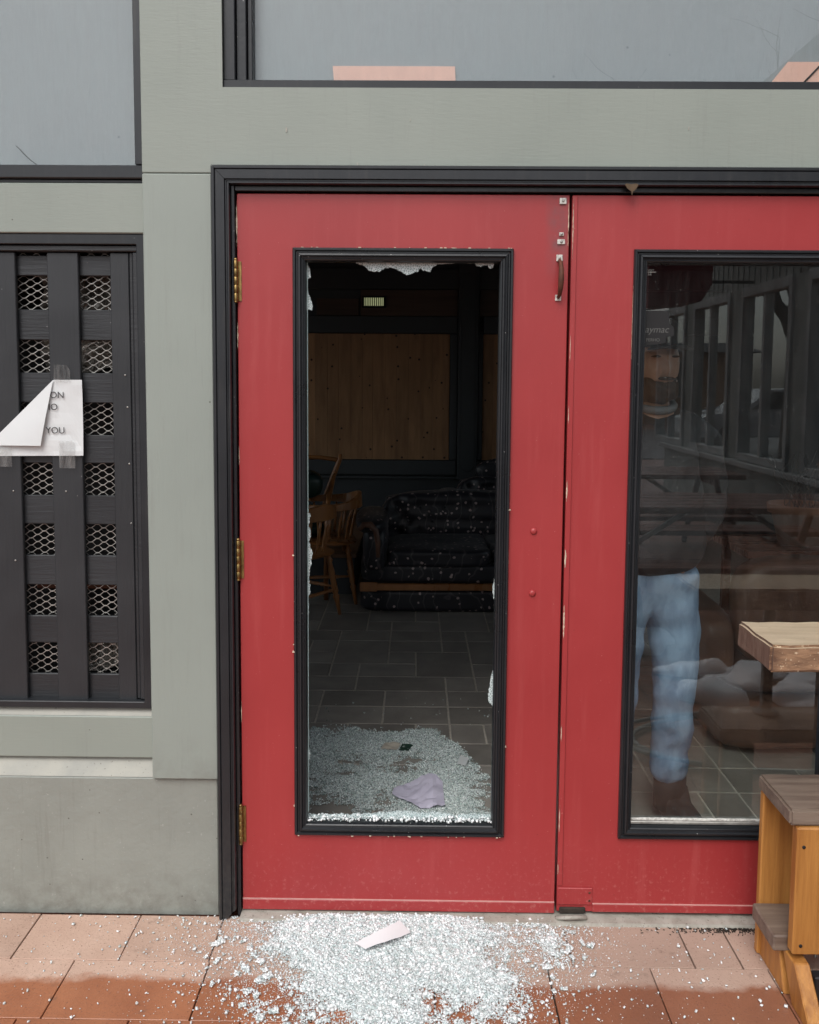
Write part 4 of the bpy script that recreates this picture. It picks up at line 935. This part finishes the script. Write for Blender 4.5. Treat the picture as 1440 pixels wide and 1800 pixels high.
cloth('jacket', JK,KE,[(.215,.185),(.212,.178),(.18,.135),(.15,.12),(.088,.088),(.09,.09),(.078,.078),(.066,.066),(.062,.060),(.09,.09),(.078,.078),(.066,.066),(.062,.060)],'jacket',.010,9,cut=[(1.492,True)])
sh = B(); tube(sh,[(.07*math.cos(a),-.005+.068*math.sin(a),1.470+.022*math.sin(a)) for a in [2*PI*k/24 for k in range(25)]],.014,8,False)
obj('collar', sh, 'shirt', man, world=False, smooth=True)
for sx in (-1,1):
    e_ = B(); blob(e_,(sx*.031,-.112,1.624),(.019,.007,.0035),2,3); obj('eyebrow', e_, 'beard', man, world=False, smooth=True)
e_ = B(); blob(e_,(0,-.121,1.553),(.028,.008,.006),2.2,3); obj('moustache', e_, 'beard', man, world=False, smooth=True)
bd = B(); blob(bd,(0,-.040,1.522),(.068,.082,.052),2.3,5,.007,40)
for v_ in bd.verts:
    if v_.co.z > 1.535: v_.co.z = 1.535+(v_.co.z-1.535)*(.35+1.6*min(1,max(0,(abs(v_.co.x)-.03)/.03)))
    if abs(v_.co.x)<.035 and v_.co.z>1.53: v_.co.y = max(v_.co.y,-.108)
obj('beard', bd, 'beard', man, world=False, smooth=True)
cp = B(); blob(cp,(0,-.015,1.685),(.084,.106,.072),2.4,5)
for v_ in cp.verts: v_.co.z = max(v_.co.z,1.655)
capo = obj('cap', cp, 'jacket', man, world=False, smooth=True)
br = B(); blob(br,(0,-.145,1.655),(.068,.065,.006),2.6,4)
for v_ in br.verts: v_.co.z -= 2.2*v_.co.x**2
obj('brim', br, 'jacket', capo, world=False, smooth=True)
for sx in (-1,1):
    bt = B(); blob(bt,(sx*.128,-.055,.052),(.046,.135,.052),3,4,.004,20)
    for v_ in bt.verts:
        if v_.co.y > -.03: v_.co.z = v_.co.z*1.0 if v_.co.z<.05 else .05+(v_.co.z-.05)*1.9
    tube(bt,[(sx*.113,.012,.05),(sx*.113,.012,.20)],.056,12)
    obj('boot', bt, 'dark', man, world=False, smooth=True)

# ------------------------------------------------------------------ BROKEN GLASS
def shards(name, P_, S_, m, label, flat=.45):
    n = len(P_); base = np.array([[x,y_,z] for x in (-.5,.5) for y_ in (-.5,.5) for z in (-.5,.5)])
    V = np.repeat(base[None],n,0)+rng.uniform(-.17,.17,(n,8,3)); V[:,:,0]*=rng.uniform(.6,1.5,(n,1)); V[:,:,1]*=rng.uniform(.6,1.3,(n,1)); V[:,:,2]*=rng.uniform(.5,.9,(n,1))
    V *= S_[:,None,None]
    a,b_,c = rng.uniform(0,2*PI,n), rng.normal(0,flat,n), rng.normal(0,flat,n)
    def rm(t,ax):
        R_ = np.zeros((n,3,3)); i,j = [(1,2),(2,0),(0,1)][ax]; R_[:,ax,ax]=1; R_[:,i,i]=np.cos(t); R_[:,j,j]=np.cos(t); R_[:,i,j]=-np.sin(t); R_[:,j,i]=np.sin(t); return R_
    Q = rm(a,2)@rm(b_,0)@rm(c,1); V = np.einsum('nij,nkj->nki',Q,V)
    V[:,:,2] -= V[:,:,2].min(1,keepdims=True); V += P_[:,None,:]
    F = np.array([[0,1,3,2],[4,6,7,5],[0,4,5,1],[2,3,7,6],[0,2,6,4],[1,5,7,3]])
    FF = (F[None]+np.arange(n)[:,None,None]*8).reshape(-1)
    me = bpy.data.meshes.new(name); me.vertices.add(n*8); me.vertices.foreach_set('co', V.reshape(-1)); me.loops.add(n*24); me.loops.foreach_set('vertex_index', FF)
    me.polygons.add(n*6); me.polygons.foreach_set('loop_start', np.arange(n*6)*4); me.update(calc_edges=True); me.validate()
    me.materials.append(M[m]); o = bpy.data.objects.new(name, me); link(o); return tag(o, label, 'broken glass', kind='stuff')
def nz2(x,y_,f,s_): return np.array([mnoise.noise((a*f,b_*f,s_)) for a,b_ in zip(x,y_)])
# outside heap
N0 = 175000; x = rng.normal(-.045,.25,N0*3); y_ = -.01-np.abs(rng.normal(.08,.22,N0*3))
w1 = nz2(x,y_,6,.3)+.6*nz2(x,y_,17,1.3)+.5*nz2(x,y_,48,2.3)
core = ((x+.045)/.36)**2+((y_+.08)/.33)**2
dens = np.clip(1.22-.70*core+w1*.85, .0, 1)**1.9+.05*np.exp(-core*.45)
keep = rng.random(len(x)) < dens
keep &= (y_ > -.75) & (y_ < -.014)
x,y_,core,w1 = x[keep][:N0],y_[keep][:N0],core[keep][:N0],w1[keep][:N0]
zz = .001+np.clip(1.1-core+w1*.5,0,1)*rng.uniform(0,.011,len(x))
S_ = np.where(rng.random(len(x))<.05, rng.uniform(.0045,.007,len(x)), rng.uniform(.0014,.0034,len(x)))
P1 = np.stack([x,y_,zz],1)
xs_ = np.concatenate([rng.normal(-.02,.40,1900), rng.uniform(-1.2,1.1,260)]); ys_ = np.concatenate([-.02-np.abs(rng.normal(.05,.25,1900)), -rng.uniform(.02,.6,260)])
P2 = np.stack([xs_,ys_,np.full(len(xs_),.001)],1); S2 = .0015+.0045*rng.random(len(xs_))**2
# fragments that still hold together: little rafts of crumbs
CP=[];CS=[]
for k in range(120):
    a = rng.uniform(0,2*PI); r_ = rng.uniform(.20,.50); cx = -.04+r_*1.1*math.cos(a); cy = -.16-abs(r_*.75*math.sin(a))+rng.uniform(0,.12)
    if cy > -.03: continue
    th_ = rng.uniform(0,PI); n1,n2 = rng.integers(2,6), rng.integers(2,5)
    for i in range(n1):
        for j in range(n2):
            u,v_ = (i-n1/2)*.0046,(j-n2/2)*.0046; CP.append((cx+u*math.cos(th_)-v_*math.sin(th_), cy+u*math.sin(th_)+v_*math.cos(th_), .002)); CS.append(.0052)
xp = rng.normal(-.05,.21,60000); yp = -.02-np.abs(rng.normal(.06,.15,60000)); P3 = np.stack([xp,yp,.001+rng.uniform(0,.009,60000)*np.exp(-((xp+.05)/.25)**2-((yp+.12)/.2)**2)],1)
shards('broken_glass', np.concatenate([P1,P2,P3,np.array(CP)]), np.concatenate([S_,S2,rng.uniform(.0007,.0015,60000),np.array(CS)]), 'shard', 'heap of white crushed safety glass spilled on the paving below the broken door')
# inside, on the slate floor
N1 = 280000; x = rng.uniform(-.85,.42,N1); y_ = rng.uniform(.16,1.36,N1)
edge = 1.30-.42*np.clip((x-.02)/.30,0,1)**1.6+.04*np.sin(x*14)
w1 = nz2(x,y_,4.5,5)+.6*nz2(x,y_*1.8,13,2)+.35*nz2(x,y_,33,8)
near = np.exp(-((y_-1.12)/.16)**2)*.35+np.exp(-((y_-.60)/.10)**2)*.15-np.exp(-((y_-.56)/.05)**2-((x+.30)/.09)**2)*1.2
w1 += .5*nz2(x,y_,60,3)
keep = (y_ < edge+w1*.05+rng.normal(0,.012,N1)) & (w1*1.15+near+rng.uniform(-.5,.5,N1) > .0)
x,y_ = x[keep],y_[keep]
S_ = rng.uniform(.0018,.0044,len(x)); zz = .0008+rng.uniform(0,.004,len(x))
xs_ = rng.uniform(-.9,.6,260); ys_ = rng.uniform(.15,1.7,260)
shards('broken_glass', np.concatenate([np.stack([x,y_,zz],1), np.stack([xs_,ys_,np.full(260,.001)],1)]), np.concatenate([S_, rng.uniform(.003,.006,260)]), 'shardin', 'wide carpet of glass crumbs across the dark slate floor inside the broken door')
# crumbs lying on the lower glazing bead and along the threshold
x = rng.uniform(-.305,.232,420); sh_ = shards('glass_crumbs', np.stack([x, rng.uniform(-.006,.03,420), .2815+np.zeros(420)+rng.uniform(0,.006,420)],1), rng.uniform(.003,.007,420), 'shard', 'row of glass crumbs lying on the bottom edge of the empty door frame', .8)

# ------------------------------------------------------------------ LITTER
def litter(name, poly, z, fn, m, label, cat, th=.0006):
    bm = B(); f = bm.faces.new([bm.verts.new((a,b_,0)) for a,b_ in poly]); xs=[p[0] for p in poly]; ys=[p[1] for p in poly]
    for c in range(1,14): bmesh.ops.bisect_plane(bm, geom=list(bm.verts)+list(bm.edges)+list(bm.faces), plane_co=(min(xs)+(max(xs)-min(xs))*c/14,0,0), plane_no=(1,0,0))
    for c in range(1,12): bmesh.ops.bisect_plane(bm, geom=list(bm.verts)+list(bm.edges)+list(bm.faces), plane_co=(0,min(ys)+(max(ys)-min(ys))*c/12,0), plane_no=(0,1,0))
    for v_ in bm.verts: v_.co.z = z+fn(v_.co.x,v_.co.y)
    r_ = bmesh.ops.extrude_face_region(bm, geom=list(bm.faces))
    for g_ in r_['geom']:
        if isinstance(g_, bmesh.types.BMVert): g_.co.z += th
    return tag(obj(name, bm, m), label, cat)
litter('paper_strip', [(-.122,-.186),(-.152,-.150),(-.110,-.131),(-.075,-.108),(-.048,-.083),(-.033,-.064),(-.002,-.104),(-.030,-.136),(-.070,-.166)], .014, lambda a,b_: .014*math.cos((a+.075)*22)+.006, 'bright', 'curled white paper strip lying on the heap of crushed glass outside', 'paper')
litter('paper_sheet', [(-.075,.695),(-.070,.75),(.075,.865),(.115,.80),(.118,.615),(.03,.600)], .008, lambda a,b_: .016*abs(mnoise.noise((a*18,b_*18,2)))+.022*abs(mnoise.noise((a*8,b_*9,4)))+.006*abs(mnoise.noise((a*45,b_*45,4))), 'lilac', 'crumpled lilac paper sheet lying on glass crumbs just inside the door', 'paper')
litter('scrap', [(-.135,1.10),(-.115,1.165),(-.05,1.155),(-.065,1.09)], .008, lambda a,b_: .01*abs(mnoise.noise((a*30,b_*30,2))), 'rock', 'beige paper scrap on the indoor glass crumbs beside a dark green one', 'paper')
litter('scrap', [(-.058,1.085),(-.045,1.15),(.002,1.14),(-.02,1.08)], .008, lambda a,b_: .008*abs(mnoise.noise((a*30,b_*30,5))), 'dgreen', 'dark green card scrap on the indoor glass crumbs', 'card')
litter('scrap', [(.178,.96),(.195,1.035),(.228,1.01),(.212,.94)], .008, lambda a,b_: .006, 'paper', 'small square white paper scrap at the right of the indoor glass', 'paper')
dt = B()
for k in range(420):
    x,y_ = random.gauss(.93,.10), -.040-abs(random.gauss(0,.012)); w_=random.uniform(.0008,.004); add_box(dt, x-w_,x+w_,y_-.0008,y_+.0008,.0005,.0022, rot=Matrix.Rotation(random.uniform(0,3),3,'Z'))
tag(obj('debris', dt, 'dirt'), 'dark leaf litter gathered against the threshold beside the patio stand','debris',kind='stuff')

# ------------------------------------------------------------------ THE YARD BEHIND THE CAMERA (seen mirrored in the pane)
wg = thing('side_building', 'grey sided wing with a row of tall windows along the right side of the yard', 'building', (3.5,-5,0))
def wb(n,y0,y1,z0,z1,m='siding',x0=3.5,x1=3.62,bev=.004): return obj(n, bx(x0,x1,y0,y1,z0,z1), m, wg, bevel=bev)
wb('wall',-9.6,-.3,0,.72); wb('wall',-9.6,-.3,2.55,4.6)
yy = -.6; k = 0
while yy > -9.0:
    wb('wall',yy-.32,yy,.72,2.55); y0 = yy-.32-1.25
    f = wb('window_frame', y0,y0+.07,.722,2.548,'trimg',3.47,3.6); obj('window_frame', bx(3.47,3.6,y0+1.18,y0+1.25,.722,2.548), 'trimg', wg, bevel=.003)
    for a,b_ in ((.722,.80),(2.45,2.548)): obj('window_frame', bx(3.47,3.6,y0+.072,y0+1.178,a,b_), 'trimg', wg, bevel=.003)
    obj('window_frame', bx(3.49,3.58,y0+.55,y0+.61,.802,2.448), 'trimg', wg, bevel=.003)
    obj('pane', bx(3.53,3.535,y0+.072,y0+1.178,.802,2.448), 'glass2', wg); yy = y0
wb('sill',-9.6,-.3,.66,.715,'trimg',3.42,3.499)
b = B()
for k in range(60): add_box(b, 3.492,3.4995,-9.5+k*.152,-9.475+k*.152,2.56,4.55)
obj('siding_battens', b, 'siding', wg)['kind']='stuff'
def picnic(label, loc, rz=0):
    t = thing('picnic_table', label, 'picnic table', loc, rz, 'picnic tables in the yard')
    for k in range(5): obj('plank', bx(-.95,.95,-.37+k*.15,-.37+k*.15+.138,.715,.755), 'picnic', t, world=False, bevel=.004)
    for y_ in (-.78,-.63,.50,.65): obj('bench_plank', bx(-.95,.95,y_,y_+.138,.42,.458), 'picnic', t, world=False, bevel=.004)
    for x in (-.7,.7):
        obj('beam', bx(x-.02,x+.02,-.78,.78,.34,.418), 'picnic', t, world=False, bevel=.003); obj('beam', bx(x-.02,x+.02,-.36,.36,.66,.713), 'picnic', t, world=False, bevel=.003)
        for s_ in (-1,1):
            b = B(); tube(b,[(x+.04,s_*.22,.70),(x+.04,s_*.62,.0)],.03,4); obj('leg', b, 'picnic', t, world=False)
        b = B(); tube(b,[(x*.9,0,.40),(x*.25,0,.70)],.022,4); obj('brace', b, 'galv', t, world=False)
    return t
p1 = picnic('reddish brown picnic table nearest the doors, reflected low in the sound pane', (2.05,-3.35,0))
p2 = copy_tree(p1); p2.location = (1.9,-5.3,0); p2['label'] = 'reddish brown picnic table further out in the yard, reflected above the nearer one'
def lumps(label, c, n, sx, sy, seed):
    b = B(); random.seed(seed)
    for k in range(n): blob(b,(c[0]+random.uniform(-sx,sx),c[1]+random.uniform(-sy,sy),.01),(random.uniform(.10,.22),random.uniform(.05,.12),random.uniform(.03,.07)),2.2,4,.05,9,seed=k)
    return tag(obj('snow_pile', b, 'snow'), label, 'snow', 'melting snow patches')
lumps('lumpy patch of melting snow on the paving in front of the stand', (1.75,-1.85), 9, .30,.22, 3)
lumps('smaller patch of melting snow on the paving left of the larger one', (1.22,-2.55), 6, .22,.12, 5)
hs_ = B(); tube(hs_,[(1.6+.62*math.cos(a)*(1+.02*a), -1.15+.30*math.sin(a), .012+.002*a) for a in [2*PI*k/40 for k in range(78)]],.009,8); tag(obj('garden_hose', hs_, 'hose'),'grey hose lying in loops on the paving before the right door','hose')
# maroon awning on the end of the wing
aw = thing('awning', 'maroon canvas awning jutting from the far end of the grey wing', 'awning', (2.9,-6.6,2.3))
obj('canvas', prism([(2.33,3.1),(2.98,3.1),(2.96,2.52),(2.86,2.36),(2.33,2.30)], -6.9,-6.3), 'awn', aw)
obj('strut', bx(2.97,3.49,-6.62,-6.58,2.57,2.60), 'blackp', aw)
# street, houses, trees, car
obj_ = struct('road', bx(-60,60,-26,-15,-.02,.002), 'asph')
def house(label, x0,x1,y0,y1,h, m, cl=True, rise=2.2):
    t = thing('house', label, 'house', ((x0+x1)/2,(y0+y1)/2,0))
    obj('wall', bx(x0,x1,y0,y1,0,h), m, t)
    if cl:
        b = B(); k = 0
        while k*.17 < h-.1: add_box(b,x0-.03,x1+.03,y1+.001,y1+.03,k*.17,k*.17+.15); k += 1
        obj('clapboards', b, m, t)['kind']='stuff'
    obj('roof', prism([(y0-.5,h+.003),(y1+.5,h+.003),((y0+y1)/2,h+rise)], x0-.4,x1+.4,'x'), 'roofm', t)
    n = int((x1-x0)//2.2)
    for k in range(n):
        a = x0+.8+k*2.2
        for z in ([1.0,3.6] if h > 4.5 else [1.0]):
            f = obj('window', bx(a,a+1.1,y1+.03,y1+.07,z,z+1.4), 'trimg', t); obj('pane', bx(a+.07,a+1.03,y1+.072,y1+.08,z+.07,z+1.33), 'blackp', f)
    return t
house('cedar clapboard house across the road beyond the trees to the right', 8.6,12.6,-36,-30,2.7,'cedar',rise=.5); house('pale house across the road to the left', -14,-3,-40,-31,5.2,'cream')
def tree(label, loc, h, seed):
    random.seed(seed); t = thing('bare_tree', label, 'tree', loc, 0, 'leafless trees beyond the yard')
    tr = B(); cr = B(); tube(tr,[(0,0,-.2),(.05,0,h*.2),(0,.05,h*.4)],[.19,.15,.11],9)
    def br(p,d,l,r_,lv):
        q = [p]; dd = d.copy(); n = 4
        for k in range(n):
            dd = (dd+Vector((random.uniform(-.25,.25),random.uniform(-.25,.25),random.uniform(-.05,.2)))).normalized(); q.append(q[-1]+dd*l/n)
        tube(cr,q,[r_*(1-.55*k/n) for k in range(n+1)],5 if lv<2 else 3,False)
        if lv < 4:
            for k in range(3 if lv else 4):
                i = random.randint(1,n); nd = (dd+Vector((random.uniform(-1,1),random.uniform(-1,1),random.uniform(-.2,.7)))).normalized(); br(q[i],nd,l*.66,r_*.5,lv+1)
    for k in range(6):
        a = k*1.05+random.random(); br(Vector((0,.03,h*(.24+.03*k))),Vector((math.cos(a),math.sin(a),.9)).normalized(),h*.34,.07,1)
    obj('trunk', tr, 'bark', t, world=False); obj('crown', cr, 'bark', t, world=False)
for k,(x,y_,h) in enumerate(((6.5,-12.5,8),(9.5,-9.5,9),(7.5,-6.0,8.5),(11,-14,10),(2.6,-14.5,8))):
    tree(['slender leafless tree past the end of the grey wing','tall leafless tree beyond the wing windows','leafless tree close behind the wing windows','broad leafless tree at the far right near the road','leafless tree by the road behind the yard'][k],(x,y_,0),h,k+20)
car = thing('parked_car', 'white parked car on the road beyond the end of the wing', 'car', (8.3,-17.2,0))
cb_ = prism([(-2.1,.35),(-2.15,.75),(-1.9,.85),(-1.1,.95),(-.55,1.42),(.85,1.45),(1.5,1.0),(2.1,.92),(2.15,.4)], -.85,.85); obj('body', cb_, 'carp', car, world=False, bevel=.04, seg=2)
obj('side_window', prism([(-.95,.98),(-.5,1.36),(.8,1.38),(1.25,1.02)], .852,.862), 'blackp', car, world=False)
for x in (-1.35,1.35):
    for s_ in (-1,1):
        b = B(); add_lathe(b,[(.33,-.1),(.34,-.08),(.34,.08),(.33,.1)],n=24)
        for v_ in b.verts: v_.co = Vector((x+v_.co.x, s_*.80+v_.co.z, .34+v_.co.y))
        w2 = obj('wheel', b, 'rubber', car, world=False)
        b = B(); add_lathe(b,[(.2,0),(.2,.012)],n=20)
        for v_ in b.verts: v_.co = Vector((x+v_.co.x, s_*.905+v_.co.z*s_, .34+v_.co.y))
        obj('rim', b, 'galv', w2, world=False)
